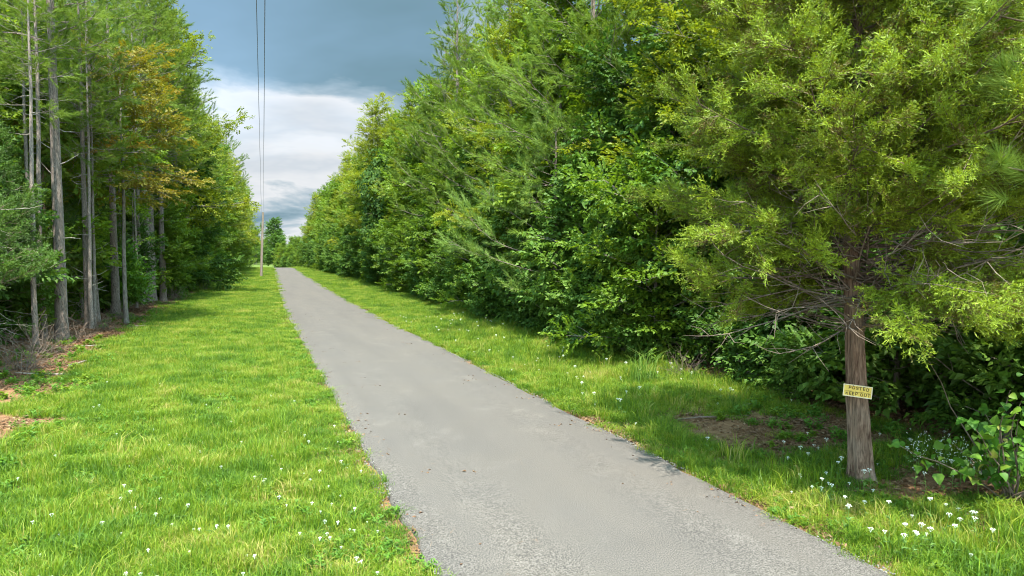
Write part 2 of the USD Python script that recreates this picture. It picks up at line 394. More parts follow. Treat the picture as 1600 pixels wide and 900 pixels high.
def make_tree(kind, line, wood, fol, r0, m_bark, m_leaf, extra=(), crown='crown', sides=10):
    path = str(kind.GetPath())
    obj('trunk', trunk_mesh(line, r0, sides=sides), m_bark, path, smooth=True)
    if wood:
        v, f, t = merge(wood)
        obj('limbs', (v, f), m_bark if m_bark is not M_BARK_CEDAR else M_TWIG, path, smooth=True)
    if fol is not None:
        obj(crown, fol[:2], m_leaf, path, tint=fol[2])
    for nm, g, m in extra:
        obj(nm, g, m, path, smooth=True)
    return kind

BROAD_TWIGS = [leafy_twig(k, 12, 0.5, 0.165, 0.8) for k in range(4)]
SMALL_TWIGS = [leafy_twig(20 + k, 16, 0.45, 0.115, 0.7) for k in range(4)]
PINE_SHOOTS = [pine_shoot(40 + k) for k in range(4)]
CEDAR_SPRAYS = [cedar_tuft(60 + k, 5, .23, .014) for k in range(4)]

def stubs(rng, line, z0, z1, n, r0, L=(0.3, 1.1)):
    out = []
    for i in range(n):
        z = rng.uniform(z0, z1)
        b = np.array([np.interp(z, line[:, 2], line[:, 0]), np.interp(z, line[:, 2], line[:, 1]), z])
        az = rng.uniform(0, 2 * PI); l = rng.uniform(*L); el = rng.normal(0.15, 0.3)
        d = np.array([math.cos(az) * math.cos(el), math.sin(az) * math.cos(el), math.sin(el)])
        p = np.array([b, b + d * l * .5 + rng.normal(0, .04, 3), b + d * l + [0, 0, rng.normal(0, .1) * l]])
        out.append(tube(p, [0.022, 0.015, 0.006], 4))
    return out

# ------------------------------------------------------------------ kinds of trees
KIND = {}
M_BARK_PALE = bark_material('pale_pine_bark', (0.10, 0.08, 0.065), (0.32, 0.27, 0.225), (13, 13, 4.0), 0.6)
def pine_kind(name, seed, H, r0, base, reach, leafm=None, nprim=70, bark=None, low=None, nst=14, gap=0.26, nsec=8):
    rng = np.random.default_rng(seed); k = kind_prim(name)
    line = trunk_line(rng, H, 0.022 if name == 'slender_pine' else 0.008)
    prof = lambda t: reach * (0.55 + 0.75 * math.sin(PI * min(t * 0.9 + 0.22, 1))) * (1 - t ** 3 * 0.6) if t < .97 else reach * .4
    sf = (lambda az, t: (1.75 if math.cos(az - PI) > .72 and .2 < t < .5 else .8)) if low else None
    line, wood, tw = grow(rng, H, r0, base, nprim, prof, lambda t: 0.05 + (0.35 if low else 0.75) * t, 0.06, nsec, 0.42, gap, 0.4, line, side_first=sf, tip_up=0.12, flat=0.25)
    for _ in range(6):
        tw['pos'].append(line[-1] + rng.normal(0, .12, 3)); tw['dir'].append(np.array([rng.normal(0, .4), rng.normal(0, .4), 1])); tw['tint'].append(rng.uniform(0.4, 1))
    fol = foliage(PINE_SHOOTS, tw, rng, 1.5, (0.85, 1.35))
    ex = [('dead_branch', g, M_DEAD) for g in stubs(rng, line, H * 0.1, base + 1.0, nst, r0)]
    KIND[name] = make_tree(k, line, wood, fol, r0, bark or M_BARK_PINE, leafm or M_PINE, ex)

def broad_kind(name, seed, H, r0, base, reach, leafm, twigs=None, nprim=56, bark=None, elev=(0.1, 1.1), gap=0.27, nsec=8, top=0.3, bend=0.0, sides=10, flat=0.2, clump=(17, .80)):
    rng = np.random.default_rng(seed); k = kind_prim(name)
    line = trunk_line(rng, H, 0.016)
    lob = rng.uniform(0, 6, 4)
    def prof(t):
        return reach * (0.45 + 0.7 * math.sin(PI * min(t * 0.72 + 0.2, 1)) ** 0.7) * (1 - top * t * t)
    side = lambda az, t: 0.85 + 0.3 * math.sin(2 * az + lob[0] + 3 * t) * math.sin(5 * t + lob[1]) + 0.18 * math.sin(3 * az + lob[2])
    line, wood, tw = grow(rng, H, r0, base, nprim, prof, lambda t: elev[0] + (elev[1] - elev[0]) * t, bend, nsec, 0.5, gap, 0.3, line, side_first=side, flat=flat, clump=clump)
    fol = foliage(twigs or BROAD_TWIGS, tw, rng, 0.35, (0.8, 1.3))
    KIND[name] = make_tree(k, line, wood, fol, r0, bark or M_BARK_GREY, leafm, sides=sides)

pine_kind('tall_pine', 1, 21, 0.22, 9.0, 2.7, nprim=50)
pine_kind('tall_pine_second', 2, 19, 0.20, 8.0, 2.5, nprim=46)
pine_kind('slender_pine', 8, 18, 0.10, 10.0, 1.5, nprim=34, bark=M_BARK_PALE, nst=10)
pine_kind('full_pine', 3, 18, 0.20, 2.2, 3.2, nprim=92, nst=0)
pine_kind('pale_pine', 4, 15, 0.17, 1.6, 3.0, M_PINE2, nprim=80, nst=0)
pine_kind('young_pine', 5, 7.5, 0.09, 0.8, 2.2, M_PALEPINE, nprim=44, nst=0, nsec=8, low=True)
broad_kind('broadleaf', 11, 12, 0.13, 1.2, 3.0, M_BROAD, nprim=36)
broad_kind('broadleaf_second', 12, 14, 0.15, 2.2, 3.3, M_BROAD, nprim=38, elev=(0.0, 1.1))
broad_kind('yellow_tree', 13, 17, 0.16, 4.0, 3.3, M_YELLOW, SMALL_TWIGS, nprim=42, clump=(19, .78))
broad_kind('rusty_tree', 14, 12.5, 0.08, 5.8, 2.7, M_RUST, SMALL_TWIGS, nprim=54, elev=(-0.1, 0.5), gap=0.22, clump=None)
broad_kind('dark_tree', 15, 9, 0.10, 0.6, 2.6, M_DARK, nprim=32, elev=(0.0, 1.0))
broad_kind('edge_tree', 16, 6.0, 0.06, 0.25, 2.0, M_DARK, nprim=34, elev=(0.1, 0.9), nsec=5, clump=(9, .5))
broad_kind('edge_tree_second', 17, 5.0, 0.05, 0.2, 1.9, M_BROAD, SMALL_TWIGS, nprim=34, elev=(0.1, 0.9), nsec=5, clump=(10, .45))
broad_kind('low_shrub', 18, 1.7, 0.03, 0.08, 1.0, M_DARK, SMALL_TWIGS, nprim=18, elev=(0.25, 1.1), nsec=4, sides=6, clump=(6, .26))
broad_kind('bright_shrub', 19, 1.5, 0.03, 0.06, 0.9, M_WEED, SMALL_TWIGS, nprim=18, elev=(0.25, 1.1), nsec=4, sides=6, clump=(6, .25))

def cedar_kind(name, seed, H, r0, base, reach, nprim, nsec=8):
    rng = np.random.default_rng(seed); k = kind_prim(name)
    line = trunk_line(rng, H, 0.01)
    line, wood, tw = grow(rng, H, r0, base, nprim, lambda t: reach * (0.9 - 0.75 * t) + .3, lambda t: 0.2 + 0.6 * t, 0.05, nsec, 0.42, 0.2, 0.45, line, tip_up=0.1)
    fol = foliage(CEDAR_SPRAYS, tw, rng, 1.0, (1.1, 1.7))
    dead = []
    for i in range(34):
        z = rng.uniform(0.6, base + 3); az = rng.uniform(0, 2 * PI); l = rng.uniform(0.8, 2.2); el = rng.normal(0.05, .25)
        b = np.array([0, 0, z]); d = np.array([math.cos(az) * math.cos(el), math.sin(az) * math.cos(el), math.sin(el)])
        pts = [b]
        for q in range(5):
            d = unit(d + rng.normal(0, 0.16, 3)); pts.append(pts[-1] + d * l / 5)
            if q > 1:
                e = unit(d + rng.normal(0, 0.6, 3)); dead.append(tube(np.array([pts[-1], pts[-1] + e * .25, pts[-1] + e * .45 + rng.normal(0, .05, 3)]), [0.008, 0.006, 0.003], 3))
        dead.append(tube(np.array(pts), np.linspace(0.018, 0.005, 6), 4))
    KIND[name] = make_tree(k, line, wood, fol, r0, M_BARK_CEDAR, M_CEDAR2, [('dead_branches', merge(dead)[:2], M_DEAD)])
cedar_kind('cedar', 21, 8.5, 0.11, 2.2, 2.3, 70)

def bare_sapling():
    rng = np.random.default_rng(31); k = kind_prim('sapling')
    H = 6.5; line = trunk_line(rng, H, 0.02)
    line, wood, tw = grow(rng, H, 0.035, 3.2, 12, lambda t: 0.9 - 0.4 * t, lambda t: 0.5, 0, 4, 0.5, 0.35, 0.4, line)
    fol = foliage(SMALL_TWIGS, tw, rng, 0.4)
    KIND['sapling'] = make_tree(k, line, wood, fol, 0.035, M_BARK_GREY, M_BROAD, sides=6)
bare_sapling()

def brush_kind():
    rng = np.random.default_rng(35); k = kind_prim('dead_brush'); P = str(k.GetPath()); fine = []
    for i in range(26):
        az = rng.uniform(0, 2 * PI); el = rng.uniform(.3, 1.3); l = rng.uniform(.6, 1.5)
        d = np.array([math.cos(az) * math.cos(el), math.sin(az) * math.cos(el), math.sin(el)]); pts = [rng.normal(0, .18, 3) * [1, 1, 0]]
        for q in range(5):
            d = unit(d + rng.normal(0, .22, 3)); pts.append(pts[-1] + d * l / 5)
            for _ in range(2):
                e = unit(d + rng.normal(0, .7, 3)); fine.append(tube(np.array([pts[-1], pts[-1] + e * .15, pts[-1] + e * .32 + rng.normal(0, .04, 3)]), [.005, .004, .002], 3))
        fine.append(tube(np.array(pts), np.linspace(.011, .004, 6), 4))
    v, f, _ = merge(fine)
    tag(obj('twigs', (v, f), M_BRUSH, P, smooth=True), kind='stuff')
    KIND['dead_brush'] = k
brush_kind()

# a broadleaf tree smothered in a creeper whose big leaves lie like shingles
def vine_tree():
    rng = np.random.default_rng(33); root = kind_prim('vine_tree')
    H = 12.5; line = trunk_line(rng, H, 0.012)
    line, wood, tw = grow(rng, H, 0.16, 1.0, 30, lambda t: 2.4 * math.sin(PI * (0.2 + 0.75 * t)) + .2, lambda t: 0.1 + 0.6 * t, 0, 5, 0.45, 0.5, 0.4, line)
    n = 5200
    u, a = rng.uniform(-1, 1, n), rng.uniform(0, 2 * PI, n)
    s = np.sqrt(1 - u * u)
    nrm = np.stack([s * np.cos(a), s * np.sin(a), u], 1)
    lump = 0.35 + 1.25 * meshkit.fbm(nrm * 2.3 + 5, 3, 4)
    P = nrm * lump[:, None] * np.array([2.7, 2.7, 5.0]) + [0, 0, 6.8] + rng.normal(0, .13, (n, 3))
    D = unit(np.array([0, 0, -1.0]) + nrm * 0.5 + rng.normal(0, .25, (n, 3)))
    U = unit(nrm + rng.normal(0, .2, (n, 3)))
    R = frames(D, U, rng.normal(0, .2, n))
    v, f = leaf(0.26, 0.22, 0.2, 0.15, True)
    fol = scatter((v, f, np.full(len(v), .5)), R, P, rng.uniform(.7, 1.2, n), rng.uniform(0, 1, n))
    KIND['vine_tree'] = make_tree(root, line, wood, fol, 0.16, M_BARK_GREY, M_VINE, crown='creeper_leaves')
vine_tree()

# ------------------------------------------------------------------ ground and road
ROAD_Y = np.array([-60, 0, 7, 20, 40, 74, 110, 124, 150, 165, 178, 190, 203, 216, 240])
ROAD_X = np.array([4.2, 3.88, 3.82, 3.74, 3.62, 4.05, 4.7, 5.0, 5.5, 5.2, 4.0, 1.5, -4, -12, -30])
HALF = 2.17
def terrain(x, y):
    x, y = np.asarray(x, float), np.asarray(y, float)
    p = np.stack([x * 0.23, y * 0.23, np.zeros_like(x)], -1)
    off = np.abs(x - np.interp(y, ROAD_Y, ROAD_X)) - HALF
    k = np.clip((off - 0.1) / 3.0, 0, 1)
    near = (meshkit.fbm(p, 3, 3) - 0.5) * 0.28 * k - 0.05 * np.clip(1 - np.abs(off - 1.5) / 1.5, 0, 1)
    bank = 0.35 * np.clip((off - 4.4) / 6.0, 0, 1) ** 1.5
    dip = -0.026 * np.clip(y - 152, 0, 75) * np.clip((y - 152) / 30, 0, 1)
    return near + bank + dip

def axis(a, b, near, far_step, ctr, w):
    out = [ctr]
    for sgn, lim in ((1, b), (-1, a)):
        q, s = ctr, near
        while (q < lim if sgn > 0 else q > lim):
            q += sgn * s
            if abs(q - ctr) > w: s = min(s * 1.25, far_step)
            out.append(q)
    return np.array(sorted(out))
gx = axis(-600, 600, 0.5, 60, 3, 22); gy = axis(-300, 900, 0.6, 60, 25, 45)
X, Y = np.meshgrid(gx, gy)
Z = terrain(X, Y)
offc = np.abs(X - np.interp(Y, ROAD_Y, ROAD_X))
Z = np.where(offc < HALF + 0.3, terrain(X, Y) - 0.05, Z)
ny, nx = X.shape
idx = np.arange(nx * ny).reshape(ny, nx)
q = np.stack([idx[:-1, :-1], idx[:-1, 1:], idx[1:, 1:], idx[1:, :-1]], -1).reshape(-1, 4)
M_GROUND = mat('ground', {
    'ge': ('geometry', {}), 'n1': ('noise_texture', {'scale': 0.5, 'detail': 4.0}), 'n2': ('noise_texture', {'scale': 9.0, 'detail': 6.0, 'roughness': 0.7}),
    'r1': ('rgb_ramp', {'ramp': [(0.0, (0.06, 0.032, 0.016)), (0.4, (0.14, 0.072, 0.036)), (0.6, (0.22, 0.12, 0.062)), (1.0, (0.30, 0.19, 0.11))]}),
    'r2': ('rgb_ramp', {'ramp': [(0.0, (0.04, 0.07, 0.012)), (0.5, (0.075, 0.11, 0.02)), (1.0, (0.15, 0.14, 0.05))]}),
    'at': ('attribute', {'attribute': 'tint'}), 'mx': ('mix', {}), 'bp': ('bump', {'strength': 0.7, 'distance': 0.04}),
    'p': ('principled_bsdf', {'roughness': 0.95, 'specular_ior_level': 0.1})},
    [('ge.position', 'n1.vector'), ('ge.position', 'n2.vector'), ('n2.fac', 'r1.fac'), ('n2.fac', 'r2.fac'), ('at.fac', 'mx.fac'), ('r1.color', 'mx.color1'), ('r2.color', 'mx.color2'),
     ('mx.color', 'p.base_color'), ('n2.fac', 'bp.height'), ('bp.normal', 'p.normal')], 'p.BSDF')
LEFT_Y = np.array([-20, 10, 16, 25, 49, 100, 151, 175, 200]); LEFT_X = np.array([-5.0, -5.2, -5.8, -6.2, -5.8, -4.4, -2.6, -6, -40])
RIGHT_Y = np.array([-20, 8, 20, 32, 75, 117, 150, 170, 195, 215]); RIGHT_X = np.array([11.0, 10.6, 10.9, 11.0, 11.6, 12.0, 11.5, 10.4, 6.5, 0])
def left_edge(y): return np.interp(y, LEFT_Y, LEFT_X)
def right_edge(y): return np.interp(y, RIGHT_Y, RIGHT_X)
def verge(x, y):
    """1 in the mown verges, 0 in the woods"""
    w = np.clip((x - left_edge(y) - 1.4) / 1.2, 0, 1) * np.clip((right_edge(y) - x) / 1.2, 0, 1)
    return np.maximum(w, np.clip((np.asarray(y) - 150) / 15, 0, 1))
BARE = [(*ground_at(1095, 660), 1.2, 1.0), (*ground_at(1235, 680), 2.0, 1.7), (*ground_at(1470, 765), 1.4, 1.2), (*ground_at(40, 668), .9, .55), (*ground_at(90, 610), 1.0, .8), (*ground_at(1210, 668), 1.2, .5), (*ground_at(1350, 690), 1.0, .9)]
def bare(x, y):
    b = np.zeros_like(x)
    for cx, cy, a, c in BARE:
        b = np.maximum(b, np.exp(-(((x - cx) / a) ** 2 + ((y - cy) / c) ** 2)))
    return b
gr = obj('ground', (np.stack([X, Y, Z], -1).reshape(-1, 3), q), M_GROUND, smooth=True, tint=(verge(X, Y) * np.clip((offc - HALF - .1) / .6, 0, 1) * np.clip(1 - 1.6 * bare(X, Y), 0, 1)).ravel())
tag(gr, kind='structure')

ry = np.concatenate([np.arange(-40, 60, 0.25), np.arange(60, 240, 1.0)])
rc = np.interp(ry, ROAD_Y, ROAD_X)
k = np.ones(9) / 9
for _ in range(6):
    rc = np.convolve(np.pad(rc, 4, 'edge'), k, 'valid')
ln = lambda s: (meshkit.fbm(np.stack([ry * 1.4, np.full_like(ry, s), np.zeros_like(ry)], -1), 3, 8) - .5) * 0.16
rows = []
for s in (-1.0, -0.985, -0.6, -0.2, 0.2, 0.6, 0.985, 1.0):
    x = rc + s * HALF + (ln(0) if s < -.7 else ln(7) if s > .7 else 0)
    z = terrain(rc, ry) + 0.035 + 0.03 * (1 - s * s) - (0.10 if abs(s) == 1 else 0)
    rows.append(np.stack([x, ry, z], -1))
rv = np.stack(rows, 1); n_, m_ = rv.shape[:2]
idx = np.arange(n_ * m_).reshape(n_, m_)
q = np.stack([idx[:-1, :-1], idx[:-1, 1:], idx[1:, 1:], idx[1:, :-1]], -1).reshape(-1, 4)
M_ROAD = mat('asphalt', {
    'ge': ('geometry', {}), 'v1': ('noise_texture', {'scale': 62.0, 'detail': 3.0, 'roughness': 0.75}), 'n1': ('noise_texture', {'scale': 0.55, 'detail': 5.0, 'roughness': 0.6, 'distortion': 0.3}),
    'mp': ('mapping', {'scale': (1.6, 0.12, 1.0)}), 'n3': ('noise_texture', {'scale': 0.8, 'detail': 4.0}),
    'r1': ('rgb_ramp', {'ramp': [(0.0, (0.0181, 0.0163, 0.0144)), (0.42, (0.0408, 0.0359, 0.0316)), (0.5, (0.0834, 0.0740, 0.0642)), (0.59, (0.1406, 0.1255, 0.1090)), (1.0, (0.2358, 0.2133, 0.1841))]}),
    'r2': ('rgb_ramp', {'ramp': [(0.0, (0.74, 0.74, 0.75)), (0.42, (0.97, 0.97, 0.97)), (0.62, (1.0, 0.99, 0.97)), (1.0, (1.22, 1.2, 1.17))]}),
    'r3': ('rgb_ramp', {'ramp': [(0.0, (0.80, 0.80, 0.81)), (0.5, (1, 1, 1)), (1.0, (1.15, 1.13, 1.10))]}),
    'm1': ('mix', {'mix_type': 'multiply', 'fac': 1.0}), 'm2': ('mix', {'mix_type': 'multiply', 'fac': 1.0}),
    'ws': ('noise_texture', {'scale': 1.1, 'detail': 8.0, 'roughness': 0.7}), 'wm': ('map_range', {'from_min': 0.57, 'from_max': 0.70, 'to_min': 1.0, 'to_max': 1.3, 'clamp': True}), 'm4': ('mix', {'mix_type': 'multiply', 'fac': 1.0}),
    'bp': ('bump', {'strength': 0.5, 'distance': 0.008}),
    'p': ('principled_bsdf', {'roughness': 0.85, 'specular_ior_level': 0.25})},
    [('ge.position', 'v1.vector'), ('ge.position', 'n1.vector'), ('ge.position', 'mp.vector'), ('mp.vector', 'n3.vector'), ('v1.fac', 'r1.fac'), ('n1.fac', 'r2.fac'), ('n3.fac', 'r3.fac'),
     ('r1.color', 'm1.color1'), ('r2.color', 'm1.color2'), ('m1.color', 'm2.color1'), ('r3.color', 'm2.color2'), ('ge.position', 'ws.vector'), ('ws.fac', 'wm.value'), ('m2.color', 'm4.color1'), ('wm.result', 'm4.color2'), ('m4.color', 'p.base_color'), ('v1.fac', 'bp.height'), ('bp.normal', 'p.normal')], 'p.BSDF')
tag(obj('road', (rv.reshape(-1, 3), q), M_ROAD, smooth=True), kind='structure')
def road_mid(y): return np.interp(y, ry, rc)

# ------------------------------------------------------------------ grass, litter, undergrowth: stuff
def instancer(name, protos, pos, rz, scale, pick, parent='/World', tilt=0.0, rng=None):
    pi = UsdGeom.PointInstancer.Define(stage, numbered(f'{parent}/{name}'))
    path = str(pi.GetPath())
    for nm, g, m in protos:
        p = obj(nm, g[:2], m, path, tint=g[2])
        pi.GetPrototypesRel().AddTarget(p.GetPath())
    pi.CreateProtoIndicesAttr(Vt.IntArray.FromNumpy(np.asarray(pick, np.int32)))
    pi.CreatePositionsAttr(Vt.Vec3fArray.FromNumpy(np.asarray(pos, np.float32)))
    h = np.asarray(rz) / 2
    pi.CreateOrientationsAttr(Vt.QuathArray([Gf.Quath(float(c), 0, 0, float(s)) for c, s in zip(np.cos(h), np.sin(h))]))
    sc = np.asarray(scale, np.float32)
    pi.CreateScalesAttr(Vt.Vec3fArray.FromNumpy(np.column_stack([sc] * 3) if sc.ndim == 1 else sc))
    return pi.GetPrim()

def grass_patch(seed, n, size, h, w, lean=0.5):
    r = np.random.default_rng(seed)
    x, y = r.uniform(-size / 2, size / 2, n), r.uniform(-size / 2, size / 2, n)
    H = h * r.uniform(0.45, 1.25, n); W = w * r.uniform(0.6, 1.3, n)
    a = r.uniform(0, 2 * PI, n); b = a + PI / 2 + r.normal(0, .4, n)
    ben = H * lean * r.uniform(0.2, 1.5, n)
    dx, dy, wx, wy = np.cos(b), np.sin(b), np.cos(a) * W / 2, np.sin(a) * W / 2
    o = np.zeros(n)
    v = np.stack([np.stack([x - wx, y - wy, o - .02], -1), np.stack([x + wx, y + wy, o - .02], -1),
                  np.stack([x + wx * .8 + dx * ben * .3, y + wy * .8 + dy * ben * .3, H * .6], -1), np.stack([x - wx * .8 + dx * ben * .3, y - wy * .8 + dy * ben * .3, H * .6], -1),
                  np.stack([x + dx * ben, y + dy * ben, H * (1 - .25 * np.clip(ben / H, 0, 1))], -1)], 1)
    f = np.array([[0, 1, 2], [0, 2, 3], [3, 2, 4]])
    F = (f[None] + (np.arange(n) * 5)[:, None, None]).reshape(-1, 3)
    t = np.repeat(np.where(r.uniform(0, 1, n) < .07, r.uniform(.8, 1, n), r.uniform(0, .75, n)), 5)
    return v.reshape(-1, 3), F, t

def weed_patch(seed, n=9, leafsize=0.06):
    r = np.random.default_rng(seed); parts = []
    for i in range(n):
        c = r.uniform(-.12, .12, 2); h = r.uniform(.05, .2)
        for k in range(7):
            v, f = leaf(leafsize * r.uniform(.6, 1.4), leafsize * r.uniform(.4, .7), .2, .2)
            A = rot([0, 0, 1], r.uniform(0, 2 * PI)) @ rot([0, 1, 0], r.normal(-0.3, .4))
            v = v @ A.T + [c[0], c[1], h * r.uniform(.3, 1)]
            parts.append((v, f, np.full(len(v), r.uniform(0, 1))))
    return merge(parts)

def litter_patch(seed, n=160, size=0.8):
    r = np.random.default_rng(seed); parts = []
    for i in range(n):
        if r.uniform() < .6:
            l = r.uniform(.08, .22); v = np.array([[0, -.003, 0], [0, .003, 0], [l, 0, 0]]); f = np.array([[0, 1, 2]])
        else:
            v, f = leaf(r.uniform(.05, .1), r.uniform(.03, .06), .5, .2)
        A = rot([0, 0, 1], r.uniform(0, 2 * PI)) @ rot([0, 1, 0], r.normal(0, .2)) @ rot([1, 0, 0], r.normal(0, .3))
        v = v @ A.T + [r.uniform(-size / 2, size / 2), r.uniform(-size / 2, size / 2), r.uniform(0.005, .03)]
        parts.append((v, f, np.full(len(v), r.uniform(0, 1))))
    return merge(parts)

rng = np.random.default_rng(101)
def spots(n, x0, x1, y0, y1, keep):
    x, y = rng.uniform(x0, x1, n), rng.uniform(y0, y1, n)
    k = keep(x, y)
    return x[k], y[k]
def nz(x, y, s, seed): return meshkit.fbm(np.stack([x * s, y * s, np.full_like(x, seed * 3.7)], -1), 3, seed)
def grass_ok(x, y):
    off = np.abs(x - road_mid(y)) - HALF
    e = nz(x, y, 1.1, 5)
    edge = np.minimum(x - left_edge(y) - 1.65 + .6 * np.clip((y - 50) / 40, 0, 1), right_edge(y) - x - 0.2)
    return (off > 0.03 + .6 * np.clip(nz(x, y, 1.6, 31) - .42, 0, 1)) & (edge > (e - .5) * 2.4 - .3) & (bare(x, y) + (nz(x, y, 2.3, 35) - .5) * 1.9 < 0.58)

def grass(side, label):
    lo, hi = (-9.5, 4.0) if side < 0 else (5.5, 13.0)
    P, S, K = [], [], []
    sel = lambda x, y: grass_ok(x, y) & ((x - road_mid(y)) * side > 0)
    for n, y0, y1, kinds, s in ((int(34 * (hi - lo) * 26), 2, 28, (0, 1, 2, 2, 1, 0, 7) if side > 0 else (0, 1, 2) * 12 + (7,), 1.0), (int(11 * (hi - lo) * 32), 28, 60, (3, 4), 1.0), (int(5 * (hi - lo) * 130), 60, 190, (5, 6), 1.0)):
        x, y = spots(n, lo - (8 if y0 > 50 else 0), hi + (2 if y0 > 50 else 0), y0, y1, sel)
        sz = (0.55 + 0.75 * nz(x, y, 0.35, 9)) * rng.uniform(.55, 1.4, len(x)) * s
        off = np.abs(x - road_mid(y)) - HALF
        sz *= np.clip(0.45 + off * 0.5, 0.45, 1.0)
        if side > 0: sz *= 1.2
        sz *= 1 - .65 * np.clip(bare(x, y) * 1.3, 0, 1)
        P.append(np.column_stack([x, y, terrain(x, y)])); S.append(sz); K.append(rng.choice(kinds, len(x)))
    P, S, K = np.vstack(P), np.concatenate(S), np.concatenate(K)
    protos = [('grass_tuft', grass_patch(200, 150, .42, .17, .0075), M_GRASS), ('grass_tuft', grass_patch(201, 150, .42, .15, .009, .8), M_GRASS), ('grass_tuft', grass_patch(202, 110, .36, .21, .008, .6), M_GRASS),
              ('grass_tuft', grass_patch(203, 230, .8, .18, .014), M_GRASS), ('grass_tuft', grass_patch(204, 230, .8, .2, .013, .7), M_GRASS),
              ('grass_tuft', grass_patch(205, 260, 1.3, .2, .024), M_GRASS), ('grass_tuft', grass_patch(206, 260, 1.3, .24, .022, .7), M_GRASS), ('grass_tuft', grass_patch(207, 30, .26, .36, .011, 1.0), M_GRASS)]
    sc = np.column_stack([np.ones(len(S)), np.ones(len(S)), S])
    p = instancer('grass', protos, P, rng.uniform(0, 2 * PI, len(P)), sc, K)
    tag(p, label, 'grass', kind='stuff')
grass(-1, 'short bright green grass on the wide verge left of the road')
grass(1, 'longer green grass on the narrow verge right of the road')

def weeds():
    def ok(x, y):
        off = np.abs(x - road_mid(y)) - HALF
        edge = np.minimum(x - left_edge(y), right_edge(y) - x)
        return (off > .15) & (np.abs(edge - .5) < 1.7 + 0.8 * (nz(x, y, .6, 12) - .5)) & (nz(x, y, .8, 13) > .44)
    x, y = spots(10000, -12, 14, 4, 80, ok)
    x2, y2 = spots(9500, -8, 11, 4, 30, lambda x, y: grass_ok(x, y) & (nz(x, y, .9, 14) > .45))
    x, y = np.r_[x, x2], np.r_[y, y2]
    n = len(x)
    p = instancer('undergrowth', [('weed_clump', weed_patch(220), M_WEED), ('weed_clump', weed_patch(221, 11, .08), M_WEED), ('weed_clump', weed_patch(222, 8, .1), M_BROAD)],
                  np.column_stack([x, y, terrain(x, y)]), rng.uniform(0, 2 * PI, n), np.r_[rng.uniform(.55, 1.15, n - len(x2)), rng.uniform(.35, .75, len(x2))], rng.integers(0, 3, n))
    tag(p, 'low leafy green weeds along the edges of both woods', 'weeds', kind='stuff')
weeds()
def gravel():
    y = rng.uniform(3, 45, 9000); sd = rng.choice([-1, 1], 9000)
    x = road_mid(y) + sd * (HALF + np.abs(rng.normal(0, .16, 9000)) - .05)
    k = nz(x, y, 1.2, 33) > .42
    x, y = x[k], y[k]; n = len(x)
    st = []
    for i in range(3):
        m = trimesh.creation.icosphere(0, .014); v = np.array(m.vertices) * [1, .8, .55] * np.random.default_rng(i).uniform(.75, 1.2, (12, 1)); st.append((v, m.faces, np.full(12, .3 + .3 * i)))
    off = np.abs(x - road_mid(y)) - HALF
    z = terrain(x, y) + np.where(off < .02, .045, .006)
    p = instancer('gravel', [('stone', g, M_STONE) for g in st], np.column_stack([x, y, z]), rng.uniform(0, 6.28, n), rng.uniform(.4, 1.3, n), rng.integers(0, 3, n))
    tag(p, 'loose grit and crumbled asphalt along both road edges', 'gravel', kind='stuff')
M_STONE = leaf_material('grit', [(0.0, (0.06, 0.055, 0.05)), (0.5, (0.14, 0.125, 0.11)), (1.0, (0.26, 0.24, 0.21))], 0.0, mix=(.4, .6, .3))
gravel()
def road_leaves():
    n = 130
    y = rng.uniform(6, 40, n); o = rng.choice([-1, 1], n) * (HALF - np.abs(rng.normal(0, .55, n)) - .05); x = road_mid(y) + o
    g = [litter_patch(240 + i, 3, .25) for i in range(3)]
    z = terrain(x, y) + .035 + .03 * (1 - (o / HALF) ** 2)
    p = instancer('fallen_leaves', [('leaf_scatter', q, M_DRY) for q in g], np.column_stack([x, y, z]), rng.uniform(0, 6.28, n), rng.uniform(.5, .9, n), rng.integers(0, 3, n))
    tag(p, 'a few dry leaves and needles blown onto the asphalt', 'leaf litter', kind='stuff')
road_leaves()
def litter():
    def ok(x, y):
        edge = np.minimum(x - left_edge(y), right_edge(y) - x)
        off = np.abs(x - road_mid(y)) - HALF
        return (off > .06) & ((edge < .9 + 2.2 * (nz(x, y, .7, 21) - .4)) & (edge > -7) | (bare(x, y) > .3) | ((off < .55) & (nz(x, y, .9, 23) > .5)))
    x, y = spots(7000, -16, 22, 3, 50, ok)
    n = len(x)
    p = instancer('leaf_litter', [('litter_scatter', litter_patch(230), M_DRY), ('litter_scatter', litter_patch(231), M_DRY), ('litter_scatter', litter_patch(232), M_DRY)],
                  np.column_stack([x, y, terrain(x, y)]), rng.uniform(0, 2 * PI, n), rng.uniform(.8, 1.4, n), rng.integers(0, 3, n))
    tag(p, 'brown fallen needles and dead leaves on the forest floor', 'leaf litter', kind='stuff')
litter()

# ------------------------------------------------------------------ the trees in their places
def place(name, kind, x, y, label, cat, group=None, s=1.0, rz=None, sink=0.05):
    z = float(terrain(x, y)) - sink
    return copy(name, KIND[kind], (x, y, z), rng.uniform(0, 2 * PI) if rz is None else rz, s, label, cat, group)
def along(px, X):
    """the point at distance X right of the camera's line that stands in the photograph's column px"""
    phi = YAW + math.atan((px - 800) / FPX)
    return X, X / math.tan(phi)

